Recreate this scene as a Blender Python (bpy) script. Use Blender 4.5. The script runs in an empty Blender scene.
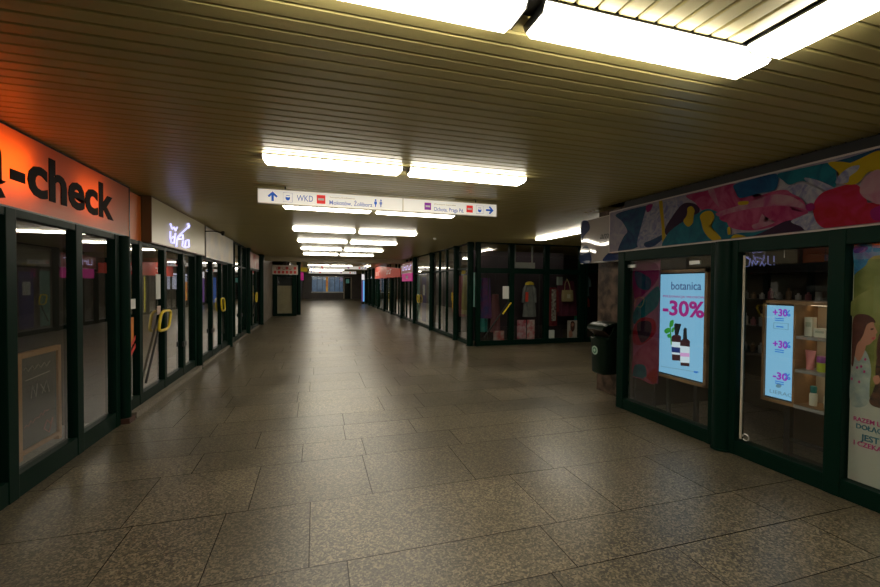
import bpy, bmesh, math, random
from mathutils import Vector, Matrix
random.seed(7)
SC = bpy.context.scene
COL = SC.collection

# ------------------------------------------------------------------ camera, world, exposure
F, CX, CY, EYE = 413.0, 440.0, 293.5, 1.6
YAW, PIT, ROL = 0.2921, 0.0208, 0.0077
fw = Vector((math.sin(YAW)*math.cos(PIT), math.cos(YAW)*math.cos(PIT), -math.sin(PIT)))
rt0 = Vector((math.cos(YAW), -math.sin(YAW), 0.0))
up0 = rt0.cross(fw)
rt = rt0*math.cos(ROL) + up0*math.sin(ROL)
up = -rt0*math.sin(ROL) + up0*math.cos(ROL)
cam_data = bpy.data.cameras.new('camera')
cam = bpy.data.objects.new('camera', cam_data)
COL.objects.link(cam)
cam_data.sensor_fit = 'HORIZONTAL'
cam_data.sensor_width = 36.0
cam_data.lens = F/880.0*36.0
cam_data.clip_start = 0.02
m = Matrix.Identity(4)
for i in range(3):
    m[i][0], m[i][1], m[i][2] = rt[i], up[i], -fw[i]
m[2][3] = EYE
cam.matrix_world = m
SC.camera = cam

world = bpy.data.worlds.new('world')
SC.world = world
world.use_nodes = True
world.node_tree.nodes['Background'].inputs[0].default_value = (0.55, 0.5, 0.4, 1)
world.node_tree.nodes['Background'].inputs[1].default_value = 0.0

TUBE = 19.0            # radiance of the fluorescent diffusers
SC.view_settings.view_transform = 'Standard'
SC.view_settings.look = 'None'
SC.view_settings.gamma = 1.0
SC.view_settings.use_curve_mapping = False
SC.view_settings.exposure = 0.0

# ------------------------------------------------------------------ measuring helpers
def ray(px, py):
    return fw + rt*((px-CX)/F) - up*((py-CY)/F)
def on_x(px, py, x):
    d = ray(px, py); return Vector((x, d.y*x/d.x, EYE + d.z*x/d.x))
def on_y(px, py, y):
    d = ray(px, py); return Vector((d.x*y/d.y, y, EYE + d.z*y/d.y))

# ------------------------------------------------------------------ materials
MATS = {}
def mat(name, color, rough=0.5, metal=0.0, emit=0.0, ecol=None, spec=0.5, noise=None, bump=None, coat=0.0):
    if name in MATS: return MATS[name]
    mt = bpy.data.materials.new(name); mt.use_nodes = True
    nt = mt.node_tree; b = nt.nodes['Principled BSDF']
    c = (*color, 1)
    b.inputs['Base Color'].default_value = c
    b.inputs['Roughness'].default_value = rough
    b.inputs['Metallic'].default_value = metal
    b.inputs['Specular IOR Level'].default_value = spec
    b.inputs['Coat Weight'].default_value = coat
    if emit:
        b.inputs['Emission Color'].default_value = (*(ecol or color), 1)
        b.inputs['Emission Strength'].default_value = emit
    tc = nt.nodes.new('ShaderNodeTexCoord')
    if noise:      # (scale, second colour, detail)
        n = nt.nodes.new('ShaderNodeTexNoise'); n.inputs['Scale'].default_value = noise[0]
        n.inputs['Detail'].default_value = noise[2] if len(noise) > 2 else 4
        if len(noise) > 3: n.inputs['Distortion'].default_value = noise[3]
        r = nt.nodes.new('ShaderNodeValToRGB')
        r.color_ramp.elements[0].position = 0.35; r.color_ramp.elements[1].position = 0.65
        r.color_ramp.elements[0].color = c; r.color_ramp.elements[1].color = (*noise[1], 1)
        nt.links.new(tc.outputs['Object'], n.inputs['Vector'])
        nt.links.new(n.outputs['Fac'], r.inputs['Fac'])
        nt.links.new(r.outputs['Color'], b.inputs['Base Color'])
    if bump:
        n2 = nt.nodes.new('ShaderNodeTexNoise'); n2.inputs['Scale'].default_value = bump[0]
        n2.inputs['Detail'].default_value = 3
        bp = nt.nodes.new('ShaderNodeBump'); bp.inputs['Strength'].default_value = bump[1]
        bp.inputs['Distance'].default_value = 0.01
        nt.links.new(tc.outputs['Object'], n2.inputs['Vector'])
        nt.links.new(n2.outputs['Fac'], bp.inputs['Height'])
        nt.links.new(bp.outputs['Normal'], b.inputs['Normal'])
    MATS[name] = mt
    return mt

def glass_mat(name, tint=(0.95, 0.97, 0.96), rough=0.0):
    mt = bpy.data.materials.new(name); mt.use_nodes = True
    nt = mt.node_tree; nt.nodes.clear()
    o = nt.nodes.new('ShaderNodeOutputMaterial'); mx = nt.nodes.new('ShaderNodeMixShader')
    t = nt.nodes.new('ShaderNodeBsdfTransparent'); g = nt.nodes.new('ShaderNodeBsdfGlossy')
    f0 = nt.nodes.new('ShaderNodeFresnel'); f0.inputs['IOR'].default_value = 1.5
    ge = nt.nodes.new('ShaderNodeNewGeometry')
    iv = nt.nodes.new('ShaderNodeMath'); iv.operation = 'SUBTRACT'; iv.inputs[0].default_value = 1.0
    fr = nt.nodes.new('ShaderNodeMath'); fr.operation = 'MULTIPLY'
    f2 = nt.nodes.new('ShaderNodeMath'); f2.operation = 'MULTIPLY'; f2.use_clamp = True; f2.inputs[1].default_value = 2.1
    nt.links.new(ge.outputs['Backfacing'], iv.inputs[1]); nt.links.new(f0.outputs[0], f2.inputs[0])
    nt.links.new(f2.outputs[0], fr.inputs[0]); nt.links.new(iv.outputs[0], fr.inputs[1])
    t.inputs[0].default_value = (*tint, 1); g.inputs['Roughness'].default_value = rough
    g.inputs['Color'].default_value = (1, 1, 1, 1)
    nt.links.new(fr.outputs[0], mx.inputs[0]); nt.links.new(t.outputs[0], mx.inputs[1])
    nt.links.new(g.outputs[0], mx.inputs[2]); nt.links.new(mx.outputs[0], o.inputs[0])
    MATS[name] = mt
    return mt
GLASS = glass_mat('window_glass')
GREEN = mat('dark_green_enamel', (0.0012, 0.013, 0.008), 0.45, spec=0.08)
BLACK = mat('black_plastic', (0.012, 0.012, 0.012), 0.4)
DARKMETAL = mat('dark_steel', (0.05, 0.05, 0.048), 0.35, 0.7)
STEEL = mat('brushed_steel', (0.5, 0.5, 0.48), 0.3, 0.9)
WHITE = mat('white_enamel', (0.75, 0.73, 0.68), 0.4)
YELLOW = mat('yellow_plastic', (0.75, 0.55, 0.02), 0.35)
CREAM = mat('cream_board', (0.52, 0.44, 0.29), 0.35, noise=(3, (0.48, 0.4, 0.26)))
PAPER = mat('paper', (0.7, 0.7, 0.68), 0.8)
WOOD = mat('oak_veneer', (0.22, 0.12, 0.055), 0.45, noise=(6, (0.30, 0.17, 0.08)))
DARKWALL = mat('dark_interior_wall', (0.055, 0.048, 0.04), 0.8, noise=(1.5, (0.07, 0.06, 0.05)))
DIFF = mat('lit_prismatic_diffuser', (0.8, 0.8, 0.78), 0.4, emit=TUBE, ecol=(1.0, 0.915, 0.745))
RED = mat('red_ink', (0.75, 0.02, 0.02), 0.5, emit=0.35)
BLUE = mat('blue_ink', (0.01, 0.12, 0.6), 0.5, emit=0.25)
LBLUE = mat('pale_blue_ink', (0.16, 0.22, 0.5), 0.5, emit=0.3)
PURPLE = mat('purple_ink', (0.25, 0.02, 0.35), 0.5, emit=0.25)

def ceiling_mat():
    mt = mat('olive_aluminium_slat', (0.45, 0.385, 0.155), 0.33, 0.0, spec=0.5)
    nt = mt.node_tree; b = nt.nodes['Principled BSDF']
    at = nt.nodes.new('ShaderNodeAttribute'); at.attribute_name = 'tone'
    mp = nt.nodes.new('ShaderNodeMapRange')
    mp.inputs['To Min'].default_value = 0.93; mp.inputs['To Max'].default_value = 1.05
    nt.links.new(at.outputs['Fac'], mp.inputs['Value'])
    mix = nt.nodes.new('ShaderNodeVectorMath'); mix.operation = 'SCALE'
    mix.inputs[0].default_value = (0.45, 0.385, 0.155)
    nt.links.new(mp.outputs[0], mix.inputs['Scale'])
    nt.links.new(mix.outputs[0], b.inputs['Base Color'])
    return mt
SLAT = ceiling_mat()

def floor_mat():
    mt = bpy.data.materials.new('granite_slab'); mt.use_nodes = True
    nt = mt.node_tree; b = nt.nodes['Principled BSDF']; N = nt.nodes.new; L = nt.links.new
    tc = N('ShaderNodeTexCoord')
    at = N('ShaderNodeAttribute'); at.attribute_name = 'tone'
    nf = N('ShaderNodeTexNoise'); nf.inputs['Scale'].default_value = 45; nf.inputs['Detail'].default_value = 6; nf.inputs['Roughness'].default_value = 0.8
    vo = N('ShaderNodeTexVoronoi'); vo.inputs['Scale'].default_value = 95
    se = N('ShaderNodeSeparateColor')
    n1 = N('ShaderNodeMix'); n1.data_type = 'FLOAT'; n1.inputs[0].default_value = 0.36
    L(tc.outputs['Object'], nf.inputs['Vector']); L(tc.outputs['Object'], vo.inputs['Vector'])
    L(vo.outputs['Color'], se.inputs[0]); L(nf.outputs['Fac'], n1.inputs[2]); L(se.outputs[0], n1.inputs[3])
    r1 = N('ShaderNodeValToRGB')
    e = r1.color_ramp.elements
    e[0].position = 0.34; e[0].color = (0.034, 0.029, 0.020, 1)
    e[1].position = 0.68; e[1].color = (0.225, 0.185, 0.115, 1)
    x = e.new(0.5); x.color = (0.088, 0.072, 0.044, 1)
    n2 = N('ShaderNodeTexNoise'); n2.inputs['Scale'].default_value = 1.1; n2.inputs['Detail'].default_value = 5
    r2 = N('ShaderNodeMapRange'); r2.inputs['From Min'].default_value = 0.3; r2.inputs['From Max'].default_value = 0.7
    r2.inputs['To Min'].default_value = 0.68; r2.inputs['To Max'].default_value = 1.2
    r3 = N('ShaderNodeMapRange'); r3.inputs['To Min'].default_value = 0.78; r3.inputs['To Max'].default_value = 1.16
    mu = N('ShaderNodeMath'); mu.operation = 'MULTIPLY'
    sc = N('ShaderNodeVectorMath'); sc.operation = 'SCALE'
    L(tc.outputs['Object'], n2.inputs['Vector'])
    L(n1.outputs[0], r1.inputs['Fac']); L(n2.outputs['Fac'], r2.inputs['Value']); L(at.outputs['Fac'], r3.inputs['Value'])
    L(r2.outputs[0], mu.inputs[0]); L(r3.outputs[0], mu.inputs[1])
    L(r1.outputs['Color'], sc.inputs[0]); L(mu.outputs[0], sc.inputs['Scale']); L(sc.outputs[0], b.inputs['Base Color'])
    rr = N('ShaderNodeMapRange'); rr.inputs['From Min'].default_value = 0.3; rr.inputs['From Max'].default_value = 0.7; rr.inputs['To Min'].default_value = 0.29; rr.inputs['To Max'].default_value = 0.37
    L(n2.outputs['Fac'], rr.inputs['Value']); L(rr.outputs[0], b.inputs['Roughness'])
    b.inputs['Specular IOR Level'].default_value = 0.85
    bp = N('ShaderNodeBump'); bp.inputs['Strength'].default_value = 0.25; bp.inputs['Distance'].default_value = 0.004
    L(n1.outputs[0], bp.inputs['Height']); L(bp.outputs['Normal'], b.inputs['Normal'])
    return mt
GRANITE = floor_mat()
GROUT = mat('dark_grout', (0.02, 0.017, 0.013), 0.8)

# ------------------------------------------------------------------ mesh building
class MB:
    def __init__(s): s.v = []; s.f = []
    def add(s, vs, fs):
        o = len(s.v); s.v += [tuple(v) for v in vs]; s.f += [tuple(o+i for i in f) for f in fs]; return s
    def box(s, x0, x1, y0, y1, z0, z1, c=0.0):
        x0, x1 = min(x0, x1), max(x0, x1); y0, y1 = min(y0, y1), max(y0, y1); z0, z1 = min(z0, z1), max(z0, z1)
        if c <= 0 or c*2.2 > min(x1-x0, y1-y0, z1-z0):
            v = [(x, y, z) for x in (x0, x1) for y in (y0, y1) for z in (z0, z1)]
            return s.add(v, [(0,1,3,2),(4,6,7,5),(0,4,5,1),(2,3,7,6),(0,2,6,4),(1,5,7,3)])
        bm = bmesh.new(); bmesh.ops.create_cube(bm, size=1)
        for v in bm.verts:
            v.co = Vector(((x0+x1)/2+v.co.x*(x1-x0), (y0+y1)/2+v.co.y*(y1-y0), (z0+z1)/2+v.co.z*(z1-z0)))
        bmesh.ops.bevel(bm, geom=bm.edges[:], offset=c, segments=2, affect='EDGES', profile=0.6)
        bm.verts.index_update()
        s.add([v.co.copy() for v in bm.verts], [[v.index for v in f.verts] for f in bm.faces]); bm.free()
        return s
    def loft(s, rings, cap=True, closed=True):
        n = len(rings[0]); o = len(s.v)
        for r in rings: s.v += [tuple(p) for p in r]
        for i in range(len(rings)-1):
            for j in range(n if closed else n-1):
                k = (j+1) % n
                s.f.append((o+i*n+j, o+i*n+k, o+(i+1)*n+k, o+(i+1)*n+j))
        if cap and closed:
            s.f.append(tuple(o+j for j in reversed(range(n)))); s.f.append(tuple(o+(len(rings)-1)*n+j for j in range(n)))
        return s
    def lathe(s, cx, cy, prof, n=24, ax=None):
        rings = []
        for r, z in prof:
            rings.append([(cx+r*math.cos(2*math.pi*j/n), cy+r*math.sin(2*math.pi*j/n), z) for j in range(n)])
        return s.loft(rings)
    def cyl(s, cx, cy, r, z0, z1, n=24): return s.lathe(cx, cy, [(r, z0), (r, z1)], n)
    def tube(s, pts, r, n=10, closed=False):
        pts = [Vector(p) for p in pts]; rings = []; prev = None
        N = len(pts)
        for i, p in enumerate(pts):
            if closed: t = (pts[(i+1) % N]-pts[i-1]).normalized()
            else: t = (pts[min(i+1, N-1)]-pts[max(i-1, 0)]).normalized()
            a = prev if prev is not None else (Vector((0, 0, 1)) if abs(t.z) < 0.9 else Vector((1, 0, 0)))
            u = (a - t*a.dot(t)).normalized(); w = t.cross(u); prev = u
            rr = r[i] if isinstance(r, (list, tuple)) else r
            rings.append([p+u*rr*math.cos(2*math.pi*j/n)+w*rr*math.sin(2*math.pi*j/n) for j in range(n)])
        if closed: rings.append(rings[0]); return s.loft(rings, cap=False)
        return s.loft(rings)
    def prism(s, pts, vec):
        """pts: planar polygon (3d points); vec: extrusion"""
        n = len(pts); pts = [Vector(p) for p in pts]; vec = Vector(vec)
        return s.add(pts+[p+vec for p in pts], [tuple(reversed(range(n))), tuple(range(n, 2*n))]+[(i, (i+1) % n, n+(i+1) % n, n+i) for i in range(n)])

def mesh_obj(name, mb, material, parent=None, smooth=False):
    me = bpy.data.meshes.new(name)
    off = parent_world(parent)
    me.from_pydata([(v[0]-off.x, v[1]-off.y, v[2]-off.z) for v in mb.v], [], mb.f)
    bm = bmesh.new(); bm.from_mesh(me); bmesh.ops.recalc_face_normals(bm, faces=bm.faces[:]); bm.to_mesh(me); bm.free()
    me.materials.append(material)
    if smooth:
        for p in me.polygons: p.use_smooth = True
        try: me.set_sharp_from_angle(angle=math.radians(40))
        except Exception: pass
    o = bpy.data.objects.new(name, me); COL.objects.link(o)
    if parent: o.parent = parent
    return o
def parent_world(p):
    v = Vector((0, 0, 0))
    while p is not None: v += p.location; p = p.parent
    return v
def child(t, name):
    return [c for c in COL.objects if c.parent == t and c.name.split('.')[0] == name][-1]
def join_parts(name, objs, parent):
    bm = bmesh.new(); ms = []; me = bpy.data.meshes.new(name)
    for o in objs:
        m_ = o.data.materials[0]
        if m_ not in ms: ms.append(m_)
        k = len(bm.faces); bm.from_mesh(o.data); bm.faces.ensure_lookup_table()
        for f in bm.faces[k:]: f.material_index = ms.index(m_)
        d = o.data; bpy.data.objects.remove(o); bpy.data.meshes.remove(d)
    bm.to_mesh(me); bm.free()
    for m_ in ms: me.materials.append(m_)
    o = bpy.data.objects.new(name, me); COL.objects.link(o); o.parent = parent
    return o
def thing(name, label, cat, loc, group=None):
    o = bpy.data.objects.new(name, None); COL.objects.link(o); o.location = loc; o.empty_display_size = 0.1
    o['label'] = label; o['category'] = cat
    if group: o['group'] = group
    return o
def tag(o, label, cat, group=None):
    o['label'] = label; o['category'] = cat
    if group: o['group'] = group
    return o
def struct(name, mb, material, label=None, smooth=False):
    o = mesh_obj(name, mb, material, None, smooth); o['kind'] = 'structure'
    if label: o['label'] = label
    return o

# wall frames: u along the wall, d out of the wall into the passage, z up
class Wall:
    def __init__(s, axis, pos, sgn): s.a, s.p, s.s = axis, pos, sgn
    def pt(s, u, d, z): return Vector((s.p+s.s*d, u, z)) if s.a == 'x' else Vector((u, s.p+s.s*d, z))
    def box(s, mb, u0, u1, d0, d1, z0, z1, c=0.0):
        a, b = s.pt(u0, d0, z0), s.pt(u1, d1, z1)
        return mb.box(a.x, b.x, a.y, b.y, a.z, b.z, c)
    @property
    def right(s):   # reading direction for someone facing the wall
        if s.a == 'x': return Vector((0, 1, 0)) if s.s > 0 else Vector((0, -1, 0))
        return Vector((1, 0, 0)) if s.s < 0 else Vector((-1, 0, 0))
    @property
    def out(s): return Vector((s.s, 0, 0)) if s.a == 'x' else Vector((0, s.s, 0))
    def px(s, x, y, d=0.0):
        return on_x(x, y, s.p+s.s*d) if s.a == 'x' else on_y(x, y, s.p+s.s*d)

def lettering(name, text, origin, right, height, material, parent, bold=0.0, depth=0.002, align='LEFT', sx=1.0, shear=0.0, upv=(0, 0, 1), fit=None):
    cu = bpy.data.curves.new(name, 'FONT'); cu.body = text; cu.size = 1.0; cu.extrude = 0.0; cu.align_x = align
    cu.shear = shear; cu.resolution_u = 3
    if bold: cu.offset = bold
    tmp = bpy.data.objects.new(name, cu); COL.objects.link(tmp)
    dg = bpy.context.evaluated_depsgraph_get(); dg.update()
    me0 = tmp.evaluated_get(dg).to_mesh()
    right = Vector(right).normalized(); upv = Vector(upv).normalized(); nrm = right.cross(upv)
    k = height/0.72; off = parent_world(parent)
    xs = [v.co.x for v in me0.vertices]; x_0 = 0.0
    if fit: x_0 = min(xs); sx = (fit[1]-fit[0])/((max(xs)-x_0)*k)
    mb = MB(); vs = [Vector(origin)+right*((v.co.x-x_0)*k*sx+(fit[0] if fit else 0))+upv*(v.co.y*k)+nrm*depth for v in me0.vertices]
    mb.v = [tuple(v) for v in vs]; mb.f = [tuple(p.vertices) for p in me0.polygons]
    tmp.evaluated_get(dg).to_mesh_clear(); bpy.data.objects.remove(tmp); bpy.data.curves.remove(cu)
    # real (thin) thickness
    n = len(mb.v); base = [tuple(Vector(v)-nrm*(depth*0.9)) for v in mb.v]
    edges = {}
    for f in mb.f:
        for i in range(len(f)):
            e = (f[i], f[(i+1) % len(f)]); edges[e] = 1
    sides = [(a, n+a, n+b, b) for (a, b) in edges if (b, a) not in edges]
    mb.v += base; mb.f += sides
    me = bpy.data.meshes.new(name); me.from_pydata([(v[0]-off.x, v[1]-off.y, v[2]-off.z) for v in mb.v], [], mb.f)
    me.materials.append(material)
    o = bpy.data.objects.new(name, me); COL.objects.link(o); o.parent = parent
    return o

def marks(origin, right, height, widths, material, parent, name='lettering', depth=0.003):
    """row of upright letter-like bars where the writing is too blurred to read"""
    right = Vector(right).normalized(); o = Vector(origin); n = right.cross(Vector((0, 0, 1)))
    mb = MB(); u = 0.0
    for i, w in enumerate(widths):
        h = height*(1.0 if i % 3 != 1 else 0.72); st = height*0.2
        a = o+right*u
        mb.prism([a, a+right*st, a+right*st+Vector((0, 0, h)), a+Vector((0, 0, h))], n*depth)
        b = a+Vector((0, 0, h*(0.8 if i % 2 else 0.0)))
        mb.prism([b, b+right*w, b+right*w+Vector((0, 0, st)), b+Vector((0, 0, st))], n*depth)
        if i % 2 == 0:
            c = a+right*(w-st); mb.prism([c, c+right*st, c+right*st+Vector((0, 0, h)), c+Vector((0, 0, h))], n*depth)
        u += w+height*0.22
    return mesh_obj(name, mb, material, parent)
def smooth_loop(pts, k=5):
    n = len(pts); out = []
    for i in range(n):
        p0, p1, p2, p3 = (Vector(pts[(i+j-1) % n]) for j in range(4))
        for s in range(k):
            t = s/k
            out.append(0.5*((2*p1)+(-p0+p2)*t+(2*p0-5*p1+4*p2-p3)*t*t+(-p0+3*p1-3*p2+p3)*t*t*t))
    return out
def flat_shape(name, pts, out, layer, material, parent, smooth=True, clip=None):
    """thin printed/applied shape: pts are 3d points on a plane, lifted by layer"""
    if smooth: pts = smooth_loop(pts)
    if clip:
        pts = [clip(p) for p in pts]
    n = Vector(out).normalized()
    bm = bmesh.new(); off = parent_world(parent)
    vs = [bm.verts.new(Vector(p)+n*layer-off) for p in pts]
    bm.faces.new(vs); bmesh.ops.triangulate(bm, faces=bm.faces[:])
    bm.normal_update()
    me = bpy.data.meshes.new(name); bm.to_mesh(me); bm.free(); me.materials.append(material)
    o = bpy.data.objects.new(name, me); COL.objects.link(o); o.parent = parent
    return o

LW = Wall('x', -2.14, 1)      # left shop fronts
RW = Wall('x', 3.88, -1)      # near right shop front
RF = Wall('x', 3.94, -1)      # far right shop fronts
FW = Wall('y', 10.11, -1)     # clothes shop facing the camera
CEIL = 2.73

# ------------------------------------------------------------------ floor: irregular granite slabs
def build_floor():
    verts, faces, mats, tone = [], [], [], []
    X0, X1 = -7.0, 13.0
    edges = [-5.0]
    while edges[-1] < 2.3: edges.append(edges[-1]+random.choice((0.42, 0.55, 0.6)))
    edges += [3.14, 3.88, 4.31, 4.78, 5.2, 5.86, 6.4, 7.0, 7.58]
    while edges[-1] < 46.5: edges.append(edges[-1]+random.choice((0.42, 0.5, 0.6, 0.66)))
    g = 0.003
    for a, b in zip(edges, edges[1:]):
        x = X0 + random.uniform(-0.7, 0)
        while x < X1:
            w = random.choice((0.55, 0.8, 1.0, 1.3, 1.7))*random.uniform(0.9, 1.1)
            x2 = x+w; i = len(verts)
            jit = random.uniform(-0.0006, 0.0006)
            verts += [(x+g, a+g, jit), (x2-g, a+g, jit), (x2-g, b-g, jit), (x+g, b-g, jit)]
            faces.append((i, i+1, i+2, i+3)); mats.append(0); tone.append(random.random())
            x = x2
    i = len(verts)
    verts += [(X0-1, -5.5, -0.004), (X1+2, -5.5, -0.004), (X1+2, 47, -0.004), (X0-1, 47, -0.004)]
    faces.append((i, i+1, i+2, i+3)); mats.append(1); tone.append(0.5)
    verts += [(X0-1, -5.5, -0.1), (X1+2, -5.5, -0.1), (X1+2, 47, -0.1), (X0-1, 47, -0.1)]
    faces.append((i+7, i+6, i+5, i+4)); mats.append(1); tone.append(0.5)
    me = bpy.data.meshes.new('floor'); me.from_pydata(verts, [], faces)
    me.materials.append(GRANITE); me.materials.append(GROUT)
    for p, mi in zip(me.polygons, mats): p.material_index = mi
    at = me.attributes.new('tone', 'FLOAT', 'FACE')
    for k, t in enumerate(tone): at.data[k].value = t
    o = bpy.data.objects.new('floor', me); COL.objects.link(o); o['kind'] = 'structure'
build_floor()

# ------------------------------------------------------------------ ceiling: slats with real gaps
def build_ceiling():
    verts, faces, tone = [], [], []
    def slat(x0, x1, y0, y1, along_x=True, z=CEIL):
        w, c, h = 0.0, 0.006, 0.016
        prof = [(0, h), (0, c), (c, 0), (1, 0), (2, c), (2, h)]
        a0, a1 = (y0, y1) if along_x else (x0, x1)
        p = [(a0, z+h), (a0, z+c), (a0+c, z), (a1-c, z), (a1, z+c), (a1, z+h)]
        i = len(verts)
        for e in ((x0, x1) if along_x else (y0, y1)):
            for q, zz in p: verts.append((e, q, zz) if along_x else (q, e, zz))
        t = random.random()
        for k in range(5): faces.append((i+k, i+k+1, i+6+k+1, i+6+k)); tone.append(t)
        faces.append((i+5, i, i+6, i+11)); tone.append(t)
    y = -5.0
    while y < 46:
        x1 = 3.95
        if y > 5.4: x1 = 13.0
        if 18.6 < y < 19.05: y += 0.1; continue
        if y < 1.5: 
            slat(-3.2, -0.5, y, y+0.090); slat(2.125, x1, y, y+0.090)
        elif y < 1.6: slat(-3.2, x1, y, y+0.090)
        else: slat(-3.2, x1, y, y+0.090)
        if 4.9 <= y <= 5.4: slat(4.0, 13.0, y, y+0.090)
        y += 0.1
    x = -0.5
    while x < 1.82:
        slat(x, x+0.090, -5.0, 1.455, False); x += 0.1
    # dark soffit above the gaps
    i = len(verts)
    verts.extend([(-7.5, -5.2, CEIL+0.07), (13.5, -5.2, CEIL+0.07), (13.5, 46.5, CEIL+0.07), (-7.5, 46.5, CEIL+0.07)])
    faces.append((i+3, i+2, i+1, i)); tone.append(0)
    verts.extend([(-7.5, -5.2, CEIL+0.17), (13.5, -5.2, CEIL+0.17), (13.5, 46.5, CEIL+0.17), (-7.5, 46.5, CEIL+0.17)])
    faces.append((i+4, i+5, i+6, i+7)); tone.append(0)
    me = bpy.data.meshes.new('ceiling'); me.from_pydata(verts, [], faces)
    me.materials.append(SLAT); me.materials.append(mat('black_void', (0.02, 0.017, 0.01), 0.9))
    for p in me.polygons[-2:]: p.material_index = 1
    at = me.attributes.new('tone', 'FLOAT', 'FACE')
    for k, t in enumerate(tone): at.data[k].value = t
    o = bpy.data.objects.new('ceiling', me); COL.objects.link(o); o['kind'] = 'structure'
build_ceiling()
struct('trim_1', MB().box(-2.2, 4.0, 18.6, 19.05, 2.56, CEIL+0.05), mat('painted_beam', (0.33, 0.27, 0.15), 0.4), 'olive painted cross beam under the ceiling')

# room shell behind the shop fronts
TILE = mat('grey_interior', (0.16, 0.145, 0.12), 0.7, noise=(2, (0.13, 0.12, 0.1)))
struct('wall_left', MB().box(-5.3, -5.1, -5.2, 46.6, 0, 2.75), DARKWALL)
struct('wall_right', MB().box(12.6, 12.8, -5.2, 46.6, 0, 2.75), DARKWALL)
struct('wall_front', MB().box(-5.3, 12.8, -5.4, -5.2, 0, 2.75), DARKWALL)
BROWN = mat('brown_end_tiles', (0.035, 0.026, 0.022), 0.45, noise=(2.0, (0.05, 0.038, 0.03)))
eb = MB()
eb.box(-5.3, -0.39, 45.5, 45.8, 0, 2.75); eb.box(2.8, 2.95, 45.5, 45.8, 0, 2.75); eb.box(3.6, 12.8, 45.5, 45.8, 0, 2.75)
eb.box(-0.39, 2.8, 45.5, 45.8, 0, 0.76); eb.box(-0.39, 2.8, 45.5, 45.8, 2.38, 2.75); eb.box(2.95, 3.6, 45.5, 45.8, 2.3, 2.75)
struct('wall_back', eb, BROWN)
# partitions: left shops are dark rooms, right clothes shop
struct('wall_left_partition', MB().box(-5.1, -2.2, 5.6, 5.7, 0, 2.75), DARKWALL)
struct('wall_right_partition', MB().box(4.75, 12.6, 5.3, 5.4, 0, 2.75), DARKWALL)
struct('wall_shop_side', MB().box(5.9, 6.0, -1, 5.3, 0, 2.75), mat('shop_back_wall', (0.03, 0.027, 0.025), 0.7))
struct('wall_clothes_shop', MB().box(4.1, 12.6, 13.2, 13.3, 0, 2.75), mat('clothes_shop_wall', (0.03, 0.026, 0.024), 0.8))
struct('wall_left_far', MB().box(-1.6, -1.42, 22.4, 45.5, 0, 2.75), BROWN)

# ------------------------------------------------------------------ fluorescent ceiling lights
def ceiling_light(x0, x1, yc, label, along='x', group='fluorescent ceiling lights'):
    """unit 1.25 m long hung under the slats; x0..x1 run along its length"""
    L = x1-x0
    t = thing('ceiling_light', label, 'ceiling light', ((x0+x1)/2, yc, CEIL) if along == 'x' else (yc, (x0+x1)/2, CEIL), group)
    def P(u, w, z): return (u, yc+w, z) if along == 'x' else (yc+w, u, z)
    h = MB()
    a, b = P(x0+0.01, -0.097, CEIL-0.008), P(x1-0.01, 0.097, CEIL)
    h.box(a[0], b[0], a[1], b[1], a[2], b[2])
    mesh_obj('housing', h, DARKMETAL, t)
    d = MB(); rings = []
    top, bot = CEIL-0.006, CEIL-0.054
    prof = [(-0.093, top), (-0.09, bot+0.014), (-0.078, bot), (0.078, bot), (0.09, bot+0.014), (0.093, top)]
    for (u, k) in ((x0+0.004, 0.02), (x0+0.010, 0.6), (x0+0.028, 1.0), (x1-0.028, 1.0), (x1-0.010, 0.6), (x1-0.004, 0.02)):
        rings.append([P(u, w*(0.94+0.06*k), top+(z-top)*k) for w, z in prof])
    d.loft(rings)
    mesh_obj('diffuser', d, DIFF, t)
    for u in (x0-0.003, x1-0.004):
        c = MB()
        c.prism([P(u, -0.09, CEIL-0.001), P(u, 0.09, CEIL-0.001), P(u, 0.07, CEIL-0.04), P(u, -0.07, CEIL-0.04)], (0.007, 0, 0) if along == 'x' else (0, 0.007, 0))
        mesh_obj('end_cap', c, DARKMETAL, t)
    return t
rows = [1.555, 3.985, 6.285, 8.865, 11.185, 13.595, 16.0]
names = ['nearest crosswise row overhead', 'second crosswise row, before the hanging sign', 'row just behind the white hanging sign',
         'fourth row from the viewer', 'fifth row from the viewer', 'sixth row from the viewer', 'seventh row, just before the cross beam']
for yc, nm in zip(rows, names):
    ceiling_light(-0.45, 0.795, yc, 'lit fluorescent ceiling light, left unit of the ' + nm)
    ceiling_light(0.865, 2.11, yc, 'lit fluorescent ceiling light, right unit of the ' + nm)
ceiling_light(0.19, 1.455, 2.01, 'lit fluorescent ceiling light running lengthwise at the upper right corner', 'y')
ceiling_light(-1.1, 0.17, 2.01, 'lit fluorescent ceiling light, the lengthwise one behind the corner unit', 'y')
for i, yc in enumerate((-2.2,)):
    ceiling_light(-0.45, 0.795, yc, 'lit fluorescent ceiling light, left one behind the viewer')
    ceiling_light(0.865, 2.11, yc, 'lit fluorescent ceiling light, right one behind the viewer')
for i, (yc, nm) in enumerate(((20.9, 'first row past the cross beam'), (25.7, 'added row hidden by the far hanging sign'), (28.4, 'second added row hidden by the far hanging sign'), (33.2, 'farthest row seen in the passage'), (35.8, 'third row before the end wall'), (38.3, 'second row before the end wall'), (41.5, 'last row before the end wall'))):  # rows hidden by the far sign are added to brighten the far floor
    ceiling_light(-0.45, 0.795, yc, 'lit fluorescent ceiling light, left unit of the ' + nm)
    ceiling_light(0.865, 2.11, yc, 'lit fluorescent ceiling light, right unit of the ' + nm)
ceiling_light(24.5, 25.75, 3.0, 'short lengthwise fluorescent light right of the far hanging sign', 'y')
ceiling_light(25.8, 27.05, 3.0, 'second lengthwise fluorescent light beyond the far hanging sign', 'y')
ceiling_light(7.55, 8.8, 5.1, 'lit lengthwise fluorescent light before the clothes shop, farther unit', 'y')
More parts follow.
